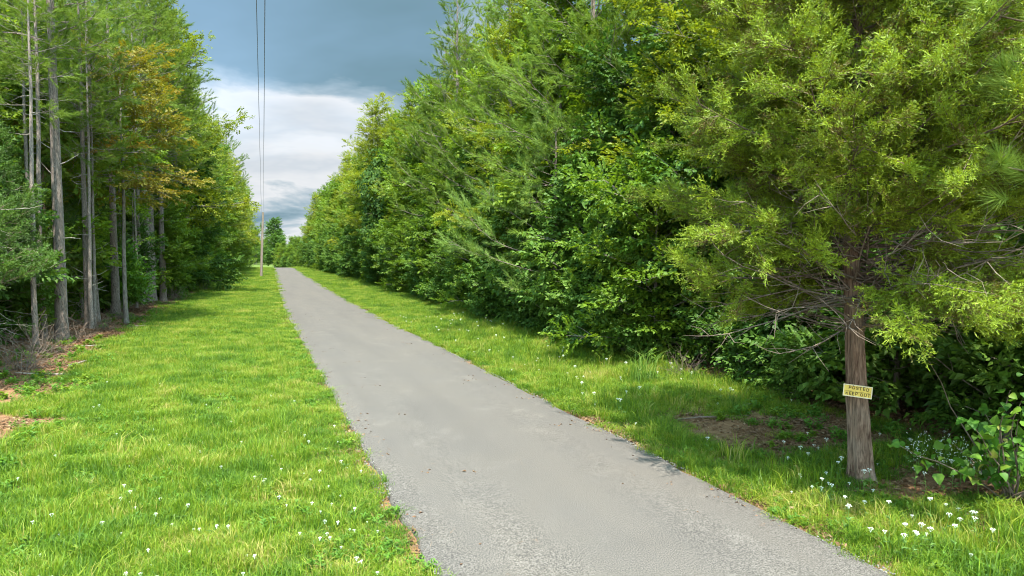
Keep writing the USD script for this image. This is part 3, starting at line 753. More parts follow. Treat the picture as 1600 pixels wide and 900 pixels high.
# left, one by one
a = ground_at(97, 540); place('pine_tree', 'tall_pine', *a, 'thick scaly grey pine trunk on the left, bare to the top of the frame', 'pine tree', s=(.86, .86, 1.08))
a = ground_at(138, 520); place('pine_tree', 'tall_pine_second', *a, 'slim reddish pine trunk just right of the thick grey pine', 'pine tree', s=(0.62, 0.62, 0.85))
a = ground_at(181, 497); place('pine_tree', 'tall_pine_second', *a, 'grey pine behind the rusty leaved tree, its trunk showing above the foliage', 'pine tree', s=0.95)
a = ground_at(237, 474); place('pine_tree', 'tall_pine', *a, 'thicker of the two grey pine trunks standing side by side at the verge', 'pine tree', s=(1.2, 1.2, 1.0))
a = ground_at(255, 472); place('pine_tree', 'tall_pine_second', *a, 'thinner of the two grey pine trunks standing side by side at the verge', 'pine tree', s=(0.95, 0.95, 1.0))
place('maple_tree', 'rusty_tree', -5.6, 35.2, 'slender tree with olive to rusty orange leaves in front of the left pines', 'tree', s=1.0)
place('broadleaf_tree', 'yellow_tree', -6.3, 58, 'tall yellow green tree rising to the skyline on the left', 'tree', s=1.3)
place('broadleaf_tree', 'dark_tree', -5.4, 64, 'dark bluish green tree in the left row below the yellow green one', 'tree', s=1.3)
a = ground_at(45, 552); place('cedar_tree', 'cedar', a[0] - 1.2, a[1], 'cedar with many bare dead branches at the left edge of the frame', 'cedar tree', s=0.85)
a = ground_at(-12, 612); place('cedar_tree', 'cedar', a[0] - 1.0, a[1] - .6, 'pale leaning cedar trunk cut by the left edge of the frame', 'cedar tree', s=0.9)
place('cedar_tree', 'cedar', -10.0, 26.5, 'green cedar filling the gap behind the thick grey pine', 'cedar tree', s=1.25)
place('cedar_tree', 'cedar', -11.2, 31, 'green cedar deeper in the left wood behind the slim reddish pine', 'cedar tree', s=1.3)
a = ground_at(172, 492); place('shrub', 'bright_shrub', *a, 'bright green bush at the foot of the rusty leaved tree', 'bush', s=1.7)
a = ground_at(213, 487); place('sapling', 'sapling', *a, 'thin straight sapling left of the two grey pine trunks', 'sapling', s=1.0)

for x_, y_, kd, sc, lab in ((-8.0, 20.5, 'cedar', .95, 'green cedar at the left edge of the frame behind the brown litter'), (-8.6, 36.5, 'edge_tree_second', .8, 'leafy young tree close behind the rusty leaved tree'), (-7.6, 23.5, 'cedar', .8, 'green cedar low between the left edge and the thick grey pine'), (-8.4, 29.6, 'edge_tree_second', .8, 'leafy young tree between the thick grey pine and the slim reddish one'), (-8.2, 33.5, 'cedar', .8, 'green cedar low behind the rusty leaved tree'),
                            (-8.2, 40.5, 'edge_tree_second', .8, 'leafy young tree left of the two grey trunks'), (-7.3, 46.0, 'edge_tree', .8, 'dark young tree close behind the two grey trunks'), (-8.6, 27.0, 'edge_tree', 1.0, 'dark young tree close behind the thick grey pine')):
    place({'cedar': 'cedar_tree'}.get(kd, 'young_tree'), kd, x_, y_, lab, 'cedar tree' if kd == 'cedar' else 'young tree', s=sc)
# rows of trees; each is named after the landmark it stands by
LEFT_MARKS = [(20, 'at the left edge of the frame'), (26, 'left of the thick grey pine'), (32, 'right of the thick grey pine'), (40, 'behind the rusty leaved tree'), (46, 'left of the two grey trunks'), (54, 'right of the two grey trunks'), (61, 'by the tall yellow green tree'),
              (72, 'by the dark bluish tree'), (84, 'past the dark bluish tree'), (96, 'short of the utility pole'), (110, 'abreast of the utility pole'), (130, 'past the utility pole'), (999, 'where the left row ends')]
RIGHT_MARKS = [(12, 'beside the posted cedar'), (16, 'behind the grass tussock'), (20, 'past the grass tussock'), (25, 'by the young pale boughed pine'), (30, 'left of the pale boughed pine'), (36, 'by the deep green pine'), (43, 'short of the skyline pine'), (50, 'by the skyline pine'), (58, 'past the skyline pine'),
               (64, 'right of the creeper clad tree'), (71, 'by the creeper clad tree'), (79, 'by the round topped yellow tree'), (90, 'past the round topped yellow tree'), (102, 'across from the utility pole'), (118, 'past the utility pole'), (140, 'near the road crest'), (160, 'at the road crest'), (999, 'where the road bends away')]
ORD = ['nearest', 'second nearest', 'third nearest', 'fourth nearest', 'fifth nearest', 'sixth nearest', 'seventh nearest', 'eighth nearest', 'ninth nearest', 'tenth nearest', 'eleventh nearest', 'twelfth nearest', 'thirteenth nearest', 'fourteenth nearest', 'fifteenth nearest', 'sixteenth nearest', 'seventeenth nearest', 'farthest']
pending = []
def later(name, kind, x, y, noun, cat, group, s, side, row):
    if side > 0 and y > 160:
        s *= 1 - .5 * min(1, (y - 160) / 25)
    mark = next(m for lim, m in (LEFT_MARKS if side < 0 else RIGHT_MARKS) if y < lim)
    pending.append((name, kind, x, y, noun, cat, group, s, rng.uniform(0, 2 * PI), f'{noun} {row} {mark}'))
def plant_pending():
    seen = {}
    for p in sorted(pending, key=lambda p: p[3]):
        seen.setdefault(p[9], []).append(p)
    for text, ps in seen.items():
        for k, (name, kind, x, y, noun, cat, group, s, rz, _) in enumerate(ps):
            place(name, kind, x, y, text if len(ps) == 1 else f'{ORD[min(k, 17)]} {text}', cat, group, s, rz)
NOUN = {'slender_pine': 'slim pine', 'tall_pine': 'tall bare pine', 'tall_pine_second': 'leaner bare pine', 'broadleaf': 'green broadleaf tree', 'broadleaf_second': 'spreading broadleaf tree', 'yellow_tree': 'yellow green tree', 'cedar': 'small cedar', 'full_pine': 'full leafy pine',
        'edge_tree': 'dark young tree', 'edge_tree_second': 'light young tree', 'dark_tree': 'dark broadleaf tree', 'low_shrub': 'low dark bush', 'bright_shrub': 'low bright bush'}
def cat_of(kind):
    return ('pine_tree', 'pine tree') if 'pine' in kind else ('cedar_tree', 'cedar tree') if kind == 'cedar' else ('young_tree', 'young tree') if 'edge' in kind else ('bush', 'bush') if 'shrub' in kind else ('broadleaf_tree', 'tree')
def row(kind, x, y, s, side, where, group):
    nm, cat = cat_of(kind)
    later(nm, kind, x, y, NOUN[kind], cat, group + ': ' + NOUN[kind], s, side, where)
def choose(pairs):
    ks, ps = zip(*pairs)
    return ks[rng.choice(len(ks), p=np.array(ps) / sum(ps))]
y = 38.0
while y < 172:
    kind = choose((('tall_pine', .34), ('tall_pine_second', .24), ('broadleaf_second', .24), ('yellow_tree', .18)))
    if y > 66 or kind.startswith('tall'):
        row(kind, float(left_edge(y)) - rng.uniform(.0, 1.2), y, rng.uniform(.85, 1.1), -1, 'in the left front row', 'front row of the left wood')
    y += rng.uniform(2.6, 4.2)
y, rs = 26.5, np.random.default_rng(612)
while y < 80:
    row('slender_pine', float(left_edge(y)) - rs.uniform(.05, 4.2), y, rs.uniform(.6, 1.1), -1, 'in the left front row', 'slim pines of the left wood')
    y += rs.uniform(1.1, 2.5)
y = 52.0
while y < 172:
    kind = choose((('edge_tree_second', .5), ('broadleaf', .5)))
    row(kind, float(left_edge(y)) - rng.uniform(-.2, 1.2), y, rng.uniform(.75, 1.15) * (.6 if kind == 'broadleaf' else 1), -1, 'under the left front row', 'lower trees of the left wood')
    y += rng.uniform(1.8, 3.6)
for rw, x0, step, kinds in (('second', 3.2, 3.2, (('broadleaf', .3), ('cedar', .35), ('broadleaf_second', .2), ('full_pine', .15))), ('third', 6.6, 4.0, (('tall_pine', .3), ('full_pine', .4), ('broadleaf_second', .3)))):
    y = 19.0
    while y < 120:
        row(choose((('cedar', .6), ('full_pine', .4))) if y < 31 else choose(kinds), float(left_edge(y)) - x0 - rng.uniform(-.8, .8), y, rng.uniform(.85, 1.2), -1, f'in the left {rw} row', f'{rw} row of the left wood')
        y += step * rng.uniform(.75, 1.3)
y = 24.0
while y < 150:
    row('low_shrub' if rng.uniform() < .55 else 'bright_shrub', float(left_edge(y)) - (rng.uniform(1.6, 3.2) if y < 54 else rng.uniform(.4, 2.2)), y, rng.uniform(.6, 1.3), -1, 'under the left wood', 'bushes under the left wood')
    y += rng.uniform(1.5, 4.0)

# right, one by one
place('pine_tree', 'pale_pine', 13.0, 25.5, 'pale bluish green pine just behind the cedar on the right', 'pine tree', s=1.25)
place('pine_tree', 'full_pine', 13.2, 46.0, 'tall full pine making the high point of the right skyline', 'pine tree', s=1.15)
place('pine_tree', 'full_pine', 13.2, 35.5, 'deep green full pine between the skyline pine and the pale bluish one', 'pine tree', s=1.05)
x_, y_ = along(590, 12.8); place('broadleaf_tree', 'yellow_tree', x_, y_, 'round topped yellow green tree on the right skyline beyond the creeper clad one', 'tree', s=(1.25, 1.25, 1.1))
x_, y_ = along(610, 12.4); place('creeper_clad_tree', 'vine_tree', x_, y_, 'tree smothered by dark creeper with shingle-like leaves on the right', 'tree', s=1.08)
x_, y_ = along(868, 10.9); place('pine_tree', 'young_pine', x_, y_, 'young pine with pale low boughs reaching out over the right verge', 'pine tree', s=1.1, rz=0.0)
y = 17.5
while y < 200:
    row('edge_tree' if rng.uniform() < .6 else 'edge_tree_second', float(right_edge(y)) + rng.uniform(.1, 1.2), y, rng.uniform(.75, 1.15), 1, 'at the right verge', 'young trees along the right verge')
    y += rng.uniform(1.8, 3.0)
y = 16.0
while y < 205:
    kind = choose((('broadleaf', .38), ('broadleaf_second', .25), ('dark_tree', .17), ('yellow_tree', .2)))
    row(kind, float(right_edge(y)) + rng.uniform(1.4, 2.8), y, rng.uniform(.85, 1.15) * (.85 if kind == 'yellow_tree' else 1), 1, 'in the right second row', 'second row of the right wood')
    y += rng.uniform(2.5, 4.0)
y = 15.0
while y < 200:
    row(choose((('full_pine', .36), ('broadleaf_second', .42), ('yellow_tree', .22))), float(right_edge(y)) + rng.uniform(3.6, 5.4), y, rng.uniform(.95, 1.2), 1, 'in the right third row', 'third row of the right wood')
    y += rng.uniform(3.0, 5.0)
y = 12.0
while y < 60:
    row('low_shrub' if rng.uniform() < .7 else 'bright_shrub', float(right_edge(y)) + rng.uniform(.0, 1.6), y, rng.uniform(.6, 1.2), 1, 'along the right verge', 'bushes along the right verge')
    y += rng.uniform(1.0, 2.4)
plant_pending()
# behind and beside the posted cedar
for (px, py, kind, lab, s) in ((1190, 560, 'sapling', 'pale thin sapling left of the posted cedar', .9), (1213, 600, 'sapling', 'thin sapling stem nearest the cedar on its left', .8), (1262, 585, 'sapling', 'dark thin sapling behind the cedar trunk', .9), (1392, 600, 'sapling', 'thin sapling right of the posted sign', .8)):
    a = ground_at(px, py); place('sapling', kind, *a, lab, 'sapling', s=s)
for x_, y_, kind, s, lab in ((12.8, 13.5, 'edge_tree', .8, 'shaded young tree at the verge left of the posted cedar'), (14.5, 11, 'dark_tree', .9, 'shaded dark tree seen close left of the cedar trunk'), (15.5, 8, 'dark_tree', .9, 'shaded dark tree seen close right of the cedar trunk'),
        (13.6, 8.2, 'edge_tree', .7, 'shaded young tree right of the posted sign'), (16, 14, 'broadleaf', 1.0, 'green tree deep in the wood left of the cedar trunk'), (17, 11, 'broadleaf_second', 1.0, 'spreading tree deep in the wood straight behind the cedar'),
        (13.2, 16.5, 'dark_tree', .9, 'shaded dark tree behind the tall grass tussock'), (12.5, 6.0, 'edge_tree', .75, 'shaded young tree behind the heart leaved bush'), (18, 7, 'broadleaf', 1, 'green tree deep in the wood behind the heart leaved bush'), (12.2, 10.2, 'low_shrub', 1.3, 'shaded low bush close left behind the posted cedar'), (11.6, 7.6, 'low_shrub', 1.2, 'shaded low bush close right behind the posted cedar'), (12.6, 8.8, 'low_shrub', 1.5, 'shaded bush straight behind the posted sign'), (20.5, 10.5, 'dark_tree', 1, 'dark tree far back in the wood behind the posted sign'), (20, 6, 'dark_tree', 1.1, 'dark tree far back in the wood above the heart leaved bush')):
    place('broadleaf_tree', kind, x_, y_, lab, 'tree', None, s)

# the mass of the woods behind both edges
def woodland():
    x, y = rng.uniform(-48, -18, 150), rng.uniform(8, 175, 150)
    x2, y2 = rng.uniform(18.5, 48, 190), rng.uniform(0, 195, 190)
    xs, ys = np.r_[x, x2], np.r_[y, y2]
    pi = UsdGeom.PointInstancer.Define(stage, '/World/woodland')
    for i, kd in enumerate(('full_pine', 'broadleaf_second', 'tall_pine_second')):
        p = UsdGeom.Xform.Define(stage, f'/World/woodland/{("pine", "broadleaf", "tall_pine")[i]}')
        p.GetPrim().GetReferences().AddInternalReference(KIND[kd].GetPath())
        pi.GetPrototypesRel().AddTarget(p.GetPath())
    n = len(xs)
    pi.CreateProtoIndicesAttr(Vt.IntArray.FromNumpy(rng.integers(0, 3, n).astype(np.int32)))
    pi.CreatePositionsAttr(Vt.Vec3fArray.FromNumpy(np.column_stack([xs, ys, terrain(xs, ys) - .1]).astype(np.float32)))
    h = rng.uniform(0, PI, n)
    pi.CreateOrientationsAttr(Vt.QuathArray([Gf.Quath(float(math.cos(q)), 0, 0, float(math.sin(q))) for q in h]))
    sc = rng.uniform(.8, 1.1, n).astype(np.float32)
    pi.CreateScalesAttr(Vt.Vec3fArray.FromNumpy(np.column_stack([sc] * 3)))
    tag(pi, 'dense green wood behind the trees on both sides of the road', 'woodland', kind='stuff')
woodland()
def far_wood():
    n = 120
    xs, ys = rng.uniform(-60, 45, n), rng.uniform(300, 380, n)
    pi = UsdGeom.PointInstancer.Define(stage, '/World/far_woods')
    for i, kd in enumerate(('broadleaf_second', 'dark_tree')):
        p = UsdGeom.Xform.Define(stage, f'/World/far_woods/{("broadleaf", "dark_broadleaf")[i]}')
        p.GetPrim().GetReferences().AddInternalReference(KIND[kd].GetPath())
        pi.GetPrototypesRel().AddTarget(p.GetPath())
    pi.CreateProtoIndicesAttr(Vt.IntArray.FromNumpy(rng.integers(0, 2, n).astype(np.int32)))
    pi.CreatePositionsAttr(Vt.Vec3fArray.FromNumpy(np.column_stack([xs, ys, terrain(xs, ys) - .1]).astype(np.float32)))
    h = rng.uniform(0, PI, n)
    pi.CreateOrientationsAttr(Vt.QuathArray([Gf.Quath(float(math.cos(q)), 0, 0, float(math.sin(q))) for q in h]))
    sc = rng.uniform(.75, 1.0, n).astype(np.float32)
    pi.CreateScalesAttr(Vt.Vec3fArray.FromNumpy(np.column_stack([sc] * 3)))
    tag(pi, 'far dark treeline beyond the end of the road', 'woodland', kind='stuff')
far_wood()
place('broadleaf_tree', 'dark_tree', 5.0, 215, 'dark rounded tree showing above the end of the road', 'tree', s=1.5)

# ------------------------------------------------------------------ the cedar with the sign
CX, CY = ground_at(1345, 750)
CZ = float(terrain(CX, CY))
def droop(rng, wood, tw, toward, side):
    """a few low boughs that hang outwards, most of them on the side away from the road"""
    for i in range(22):
        a = rng.uniform(-.5, 1.3) if i < 16 else rng.uniform(-2.2, -1.2)
        d2 = -side * math.cos(a) + toward * math.sin(a) if i < 16 else side * math.cos(a + 1.7) + toward * .3 * math.sin(a)
        l = rng.uniform(1.4, 2.6); z0 = rng.uniform(2.75, 3.5)
        d = unit(np.array([d2[0], d2[1], .18])); pts = [np.array([0, 0, z0])]
        for q in range(8):
            d = unit(d + [0, 0, -.085] + rng.normal(0, .07, 3)); pts.append(pts[-1] + d * l / 8)
        wood.append(tube(np.array(pts), np.linspace(.02, .005, 9), 5))
        for q in range(3, 9):
            for _ in range(9):
                h = unit(np.cross([0, 0, 1.0], d)); e = unit(d + h * rng.normal(0, .9) + [0, 0, rng.normal(-.05, .35)])
                tw['pos'].append(pts[q] + e * rng.uniform(0, .4)); tw['dir'].append(e); tw['tint'].append(rng.uniform(.1, .8))

def posted_cedar():
    rng = np.random.default_rng(77)
    root = empty('posted_cedar_tree', (CX, CY, CZ - .04))
    tag(root, 'big cedar with a yellow sign nailed to its shaggy brown trunk', 'cedar tree')
    P = str(root.GetPath())
    H = 9.8
    toward = unit(np.array([-CX, -CY]))
    z = np.linspace(0, H, 16)
    side = np.array([toward[1], -toward[0]])     # to the left in the picture when seen from the road
    lean = -0.0 * z
    shift = -0.16 * np.clip(z / 2.6, 0, 1.3)
    line = np.column_stack([-side[0] * shift + 0.03 * np.sin(z * .5), -side[1] * shift + 0.03 * np.sin(z * .7), z])
    n = 90
    zz = np.linspace(0, 1, n) ** 1.5 * H
    p = np.column_stack([np.interp(zz, z, line[:, k]) for k in range(3)]); p[0, 2] -= .15
    r = 0.150 * (1 - zz / H) ** 1.0 + .012
    r *= 1 + 0.16 * np.exp(-zz / .25)
    def flute(t, a):
        zt = t ** 1.5 * H
        g = 0.13 * np.cos(2 * (a + 0.10 * zt) + .6) + 0.07 * np.cos(5 * a + 0.25 * zt + 1.0) + .05 * np.cos(9 * a - .4 * zt)
        nn = meshkit.fbm(np.stack([np.cos(a) * 6 + 0 * zt, np.sin(a) * 6 + 0 * zt, zt * 1.6 + 0 * a], -1), 4, 3) - .5
        root = .20 * np.exp(-zt / .22) * np.cos(5 * a + 1.3)
        return 1 + g + root + 0.34 * nn
    obj('trunk', tube(p, r, 72, flute), M_BARK_CEDAR, P, smooth=True)
    # main limbs and sprays
    def reach(t): return 3.3 * (0.72 + 0.42 * math.sin(PI * min(1, t * 1.25 + .12))) * (1 - .72 * max(0, t - .45))
    line, wood, tw = grow(rng, H, .185, 2.75, 190, reach, lambda t: 0.22 + .5 * t, -0.01, 13, .42, .085, lambda t: .22 + .46 * max(0, 1 - t / .22), line, tip_up=0.10, jit=.09, rb=.15, flat=.33, short=.38, side_first=lambda az, t: 1 - .42 * max(0, math.cos(az - PI - .3)))
    droop(rng, wood, tw, toward, side)
    v, f, _ = merge(wood)
    obj('limbs', (v, f), M_TWIG, P, smooth=True)
    D = np.array(tw['dir']); n = len(D)
    R = frames(D, unit(np.array([0, 0, 1.0]) + rng.normal(0, .25, (n, 3))), rng.normal(0, .8, n))
    quats = [Gf.Quath(Gf.Matrix3d(*[float(x) for x in m.T.ravel()]).ExtractRotation().GetQuat()) for m in R]
    pi = UsdGeom.PointInstancer.Define(stage, f'{P}/foliage')
    for k in range(6):
        g = cedar_tuft(500 + k)
        p = obj('spray', g[:2], M_CEDAR, f'{P}/foliage', tint=g[2]); pi.GetPrototypesRel().AddTarget(p.GetPath())
    pi.CreateProtoIndicesAttr(Vt.IntArray.FromNumpy(rng.integers(0, 6, n).astype(np.int32)))
    pi.CreatePositionsAttr(Vt.Vec3fArray.FromNumpy(np.array(tw['pos']).astype(np.float32)))
    pi.CreateOrientationsAttr(Vt.QuathArray(quats))
    pi.CreateScalesAttr(Vt.Vec3fArray.FromNumpy(np.column_stack([rng.uniform(.85, 1.5, n)] * 3).astype(np.float32)))
    tag(pi, kind='stuff')
    print('cedar sprays', n)
    dead = []
    for i in range(90):
        zb = 2.2 + 1.5 * rng.uniform() ** 1.2; az = rng.uniform(0, 2 * PI); l = rng.uniform(1.0, 2.7); el = rng.normal(.12, .2)
        d = np.array([math.cos(az) * math.cos(el), math.sin(az) * math.cos(el), math.sin(el)])
        pts = [np.array([0, 0, zb])]
        for q in range(7):
            d = unit(d + rng.normal(0, .11, 3) + [0, 0, .03]); pts.append(pts[-1] + d * l / 7)
            if q > 1:
                for _ in range(2):
                    e = unit(d + rng.normal(0, .5, 3)); b = pts[-1]
                    dead.append(tube(np.array([b, b + e * .2, b + e * .42 + rng.normal(0, .05, 3)]), [.006, .004, .002], 3))
        dead.append(tube(np.array(pts), np.linspace(.016, .004, 8), 4))
    v, f, _ = merge(dead)
    obj('dead_twigs', (v, f), M_BRUSH, P, smooth=True)
    return toward, side
toward, side = posted_cedar()

def sign():
    root = empty('posted_sign', (0, 0, 0))
    tag(root, 'small yellow wooden POSTED KEEP OUT sign nailed to the cedar trunk', 'sign')
    P = str(root.GetPath())
    zs = CZ + 1.33
    ctr = np.array([CX + toward[0] * .222 + side[0] * .07, CY + toward[1] * .222 + side[1] * .07, zs])
    f3 = np.array([toward[0], toward[1], 0.06]); f3 = unit(f3)
    r3 = unit(np.cross([0, 0, 1.0], f3)); u3 = np.cross(f3, r3)
    ang = math.radians(-3.5)
    ra, ua = r3 * math.cos(ang) + u3 * math.sin(ang), -r3 * math.sin(ang) + u3 * math.cos(ang)
    R = np.stack([ra, ua, f3], -1)
    def put(v): return np.asarray(v) @ R.T + ctr
    W, Hh = .37, .17
    M_SIGN = mat('sign_paint', {'tc': ('texture_coordinate', {}), 'no': ('noise_texture', {'scale': 14.0, 'detail': 5.0, 'roughness': .7}),
        'rp': ('rgb_ramp', {'ramp': [(0.0, (.40, .25, .04)), (.42, (.66, .45, .07)), (.6, (.74, .54, .11)), (1, (.80, .64, .24))]}), 'p': ('principled_bsdf', {'roughness': .6})},
        [('tc.object', 'no.vector'), ('no.fac', 'rp.fac'), ('rp.color', 'p.base_color')], 'p.BSDF')
    M_EDGE = plain('sign_edge', (.70, .60, .40), .6)
    M_INK = plain('sign_ink', (.045, .025, .014), .8)
    b = trimesh.creation.box([W, Hh, .016])
    obj('board', (put(b.vertices), b.faces), M_SIGN, P)
    t = .012
    for sx, sy, w, h in ((0, Hh / 2 - t / 2, W, t), (0, -Hh / 2 + t / 2, W, t), (-W / 2 + t / 2, 0, t, Hh - 2 * t), (W / 2 - t / 2, 0, t, Hh - 2 * t)):
        b = trimesh.creation.box([w, h, .008]); b.apply_translation([sx, sy, .0125])
        obj('border', (put(b.vertices), b.faces), M_EDGE, P)
    g = np.random.default_rng(5)
    def word(text, x, y, h, sp):
        for ch in text:
            if ch == ' ':
                x += sp * .6; continue
            m = meshkit.text_mesh(ch, h, .0025, True)
            v = np.array(m.vertices); w = v[:, 0].max()
            v = v @ rot([0, 0, 1], g.normal(0, .06)).T * [1, g.uniform(.92, 1.08), 1]
            v += [x, y + g.normal(0, .003), .0083]
            obj('letter', (put(v), m.faces), M_INK, P)
            x += w + sp * .22
    word('POSTED', -.12, .022, .042, .032)
    word('KEEP OUT', -.155, -.060, .041, .032)
    for x0, x1, y in ((-.155, -.05, -.008), (-.03, .15, -.012)):
        b = trimesh.creation.box([x1 - x0, .004, .002]); b.apply_translation([(x0 + x1) / 2, y, .0095])
        obj('painted_line', (put(b.vertices), b.faces), M_INK, P)
    for sx in (-.06, .07):
        b = trimesh.creation.cylinder(.006, .004, sections=10); b.apply_translation([sx, .074 if sx < 0 else .07, .019])
        obj('nail', (put(b.vertices), b.faces), M_WIRE, P)
sign()

# a long needled pine just outside the frame on the right, its boughs reaching in
def near_pine():
    rng = np.random.default_rng(91)
    x, y = 11.6, 4.6
    root = empty('long_needled_pine', (x, y, float(terrain(x, y)) - .05))
    tag(root, 'long needled pine whose bright boughs reach in at the upper right', 'pine tree')
    P = str(root.GetPath())
    H = 11; line = trunk_line(rng, H, .006)
    obj('trunk', trunk_mesh(line, .15), M_BARK_PINE, P, smooth=True)
    shoots = [pine_shoot(300 + k, 120, .20, .30, .008) for k in range(3)]
    wood, tw = [], dict(pos=[], dir=[], tint=[])
    targets = [(1562, 25, 7.4), (1582, 95, 7.2), (1590, 150, 7.5), (1575, 262, 7.4), (1600, 30, 7.7), (1600, 285, 7.7), (1525, 8, 7.6)]
    for px, py, dist in targets:
        d = fw + rt * (px - 800) / FPX + up * (450 - py) / FPX
        e = np.array([0, 0, CAM_H]) + d * dist - np.array([x, y, float(terrain(x, y)) - .05])
        b = np.array([0, 0, e[2] - .5])
        pts = np.array([b, b * .6 + e * .4 + [0, 0, -.1], b * .25 + e * .75, e])
        wood.append(tube(pts, [.035, .026, .016, .008], 6))
        for w in (.72, .86, 1.0):
            for k in range(2 if w < 1 else 3):
                tw['pos'].append(b * (1 - w) + e * w + rng.normal(0, .1, 3)); tw['dir'].append(unit(e - b) + rng.normal(0, .5, 3) + [0, 0, .3]); tw['tint'].append(rng.uniform(.5, 1))
    for i in range(40):
        z = rng.uniform(2.5, H - .3); az = rng.uniform(-1.6, 1.4); l = 2.2 * (1 - .6 * z / H)
        d = np.array([math.cos(az), math.sin(az) * .9, .25]); b = np.array([0, 0, z])
        wood.append(tube(np.array([b, b + d * l * .5, b + d * l]), [.03, .02, .008], 5))
        for k in range(7):
            tw['pos'].append(b + d * l * rng.uniform(.5, 1) + rng.normal(0, .25, 3)); tw['dir'].append(d + rng.normal(0, .5, 3)); tw['tint'].append(rng.uniform(0, 1))
    v, f, _ = merge(wood); obj('limbs', (v, f), M_TWIG, P, smooth=True)
    fol = foliage(shoots, tw, rng, 1.5, (.7, 1.0)); obj('needles', fol[:2], M_PINE2, P, tint=fol[2])
near_pine()

# heart leaved bush at the right edge: each leaf a piece of its own
def heart_bush():
    rng = np.random.default_rng(95)
    x, y = ground_at(1578, 790)
    root = empty('heart_leaved_bush', (x, y, float(terrain(x, y))))
    tag(root, 'bush with large round green leaves at the right edge of the frame', 'bush')
    P = str(root.GetPath())
    wood, spots_ = [], []
    for i in range(16):
        az = rng.uniform(0, 2 * PI); l = rng.uniform(1.0, 2.1); el = rng.uniform(.75, 1.35)
        d = np.array([math.cos(az) * math.cos(el), math.sin(az) * math.cos(el), math.sin(el)]); pts = [rng.normal(0, .06, 3) * [1, 1, 0]]
        for q in range(6):
            d = unit(d + rng.normal(0, .14, 3) - [0, 0, .05]); pts.append(pts[-1] + d * l / 6)
            if q > 0:
                for s in range(4):
                    spots_.append((pts[-1] + rng.normal(0, .07, 3), unit(d * .4 + rng.normal(0, .8, 3) + np.r_[toward * .35, -.25])))
        wood.append(tube(np.array(pts), np.linspace(.014, .004, 7), 5))
    v, f, _ = merge(wood); obj('stems', (v, f), M_TWIG, P, smooth=True)
    variants = [leaf(.135, .125, .1, .25, True), leaf(.115, .10, .1, .15, True), leaf(.15, .135, .1, .35, True)]
    for k, (p, d) in enumerate(spots_[:300]):
        v, f = variants[k % 3]
        R = frames(d[None], unit(np.array([0, 0, 1.0]) + rng.normal(0, .35, 3) + np.r_[toward * .5, 0])[None], np.zeros(1))[0]
        obj('leaf', (v @ R.T * rng.uniform(.6, 1.15) + p, f), M_REDBUD, P, smooth=True, tint=np.full(len(v), rng.uniform()))
heart_bush()

# ------------------------------------------------------------------ utility pole and its wires
def pole():
    b = ground_at(408, 432)
    x, y = float(b[0]), float(b[1]); z = float(terrain(x, y))
    root = empty('utility_pole', (x, y, z))
    tag(root, 'weathered wooden utility pole leaning slightly at the left verge', 'utility pole')
    P = str(root.GetPath()); H = 9.0
    obj('pole', tube(np.array([[0, 0, -.3], [.2, 0, H * .5], [.42, 0, H]]), [.19, .165, .13], 14), M_POLE, P, smooth=True)
    ins = trimesh.creation.revolve(np.array([[0, 0], [.03, 0], [.03, .05], [.06, .07], [.05, .12], [.07, .14], [.05, .2], [0, .21]]), sections=14); ins.apply_translation([.42, 0, H - .01])
    obj('insulator', (ins.vertices, ins.faces), M_CERAMIC, P, smooth=40)
    br = trimesh.creation.box([.22, .05, .05]); br.apply_translation([.26, 0, H - .9])
    obj('bracket', (br.vertices, br.faces), M_WIRE, P)
    for nm, lab, x0, x1, za, zb, r in (('power_line', 'right hand overhead wire running to the top of the pole', x + .42, .24, z + H + .2, 8.9, .008), ('power_line', 'thinner left hand overhead wire fixed below the pole top', x + .2, .09, z + H - .9, 8.3, .006)):
        t = np.linspace(0, 1, 60)
        yy = y + (-35 - y) * t
        xx = x0 + (x1 - x0) * t * ((y + 35) / (y - 14.0)) if False else np.interp(yy, [-35, 14, y], [x1 - (x0 - x1) * 49 / (y - 14), x1, x0])
        zz = za + (zb - za) * t - 4 * 0.9 * t * (1 - t)
        w = obj(nm, tube(np.column_stack([xx, yy, zz]), r, 6), M_WIRE, smooth=True)
        tag(w, lab, 'overhead wire')
pole()

# ------------------------------------------------------------------ flowers
def flower_kind(name, seed, h, head, n):
    r = np.random.default_rng(seed); k = kind_prim(name); P = str(k.GetPath())
    tip = np.array([r.normal(0, .06), r.normal(0, .06), h])
    pts = np.array([[0, 0, -.03], tip * [.3, .3, .5], tip])
    obj('stem', tube(pts, [.004, .0035, .0028], 4), M_STEM, P)
    parts = []
    for i in range(n):
        q = math.sqrt((i + .5) / n); a = i * 2.39996
        c = tip + [q * head * math.cos(a), q * head * math.sin(a), .018 * (1 - q * q) + r.normal(0, .003)]
        if r.uniform() < .2: continue
        m = trimesh.creation.icosphere(0, head * r.uniform(.11, .22)); v = np.array(m.vertices) * [1, 1, .5] + c + r.normal(0, head * .06, 3)
        parts.append((v, m.faces))
        if i % 3 == 0:
            parts.append(tube(np.array([tip - [0, 0, .05], c]), [.0015, .001], 3))
    v, f, _ = merge(parts); obj('flower_head', (v, f), M_WHITE, P)
    lv = []
    for i in range(5):
        v, f = leaf(.11, .03, .2, .3)
        A = rot([0, 0, 1], r.uniform(0, 6.28)) @ rot([0, 1, 0], -.5)
        lv.append((v @ A.T + [0, 0, h * r.uniform(.1, .6)], f))
    v, f, _ = merge(lv); obj('leaves', (v, f), M_STEM, P)
    KIND[name] = k
flower_kind('tall_flower', 1, .62, .048, 26)
flower_kind('mid_flower', 2, .42, .042, 22)
flower_kind('low_flower', 3, .25, .034, 16)
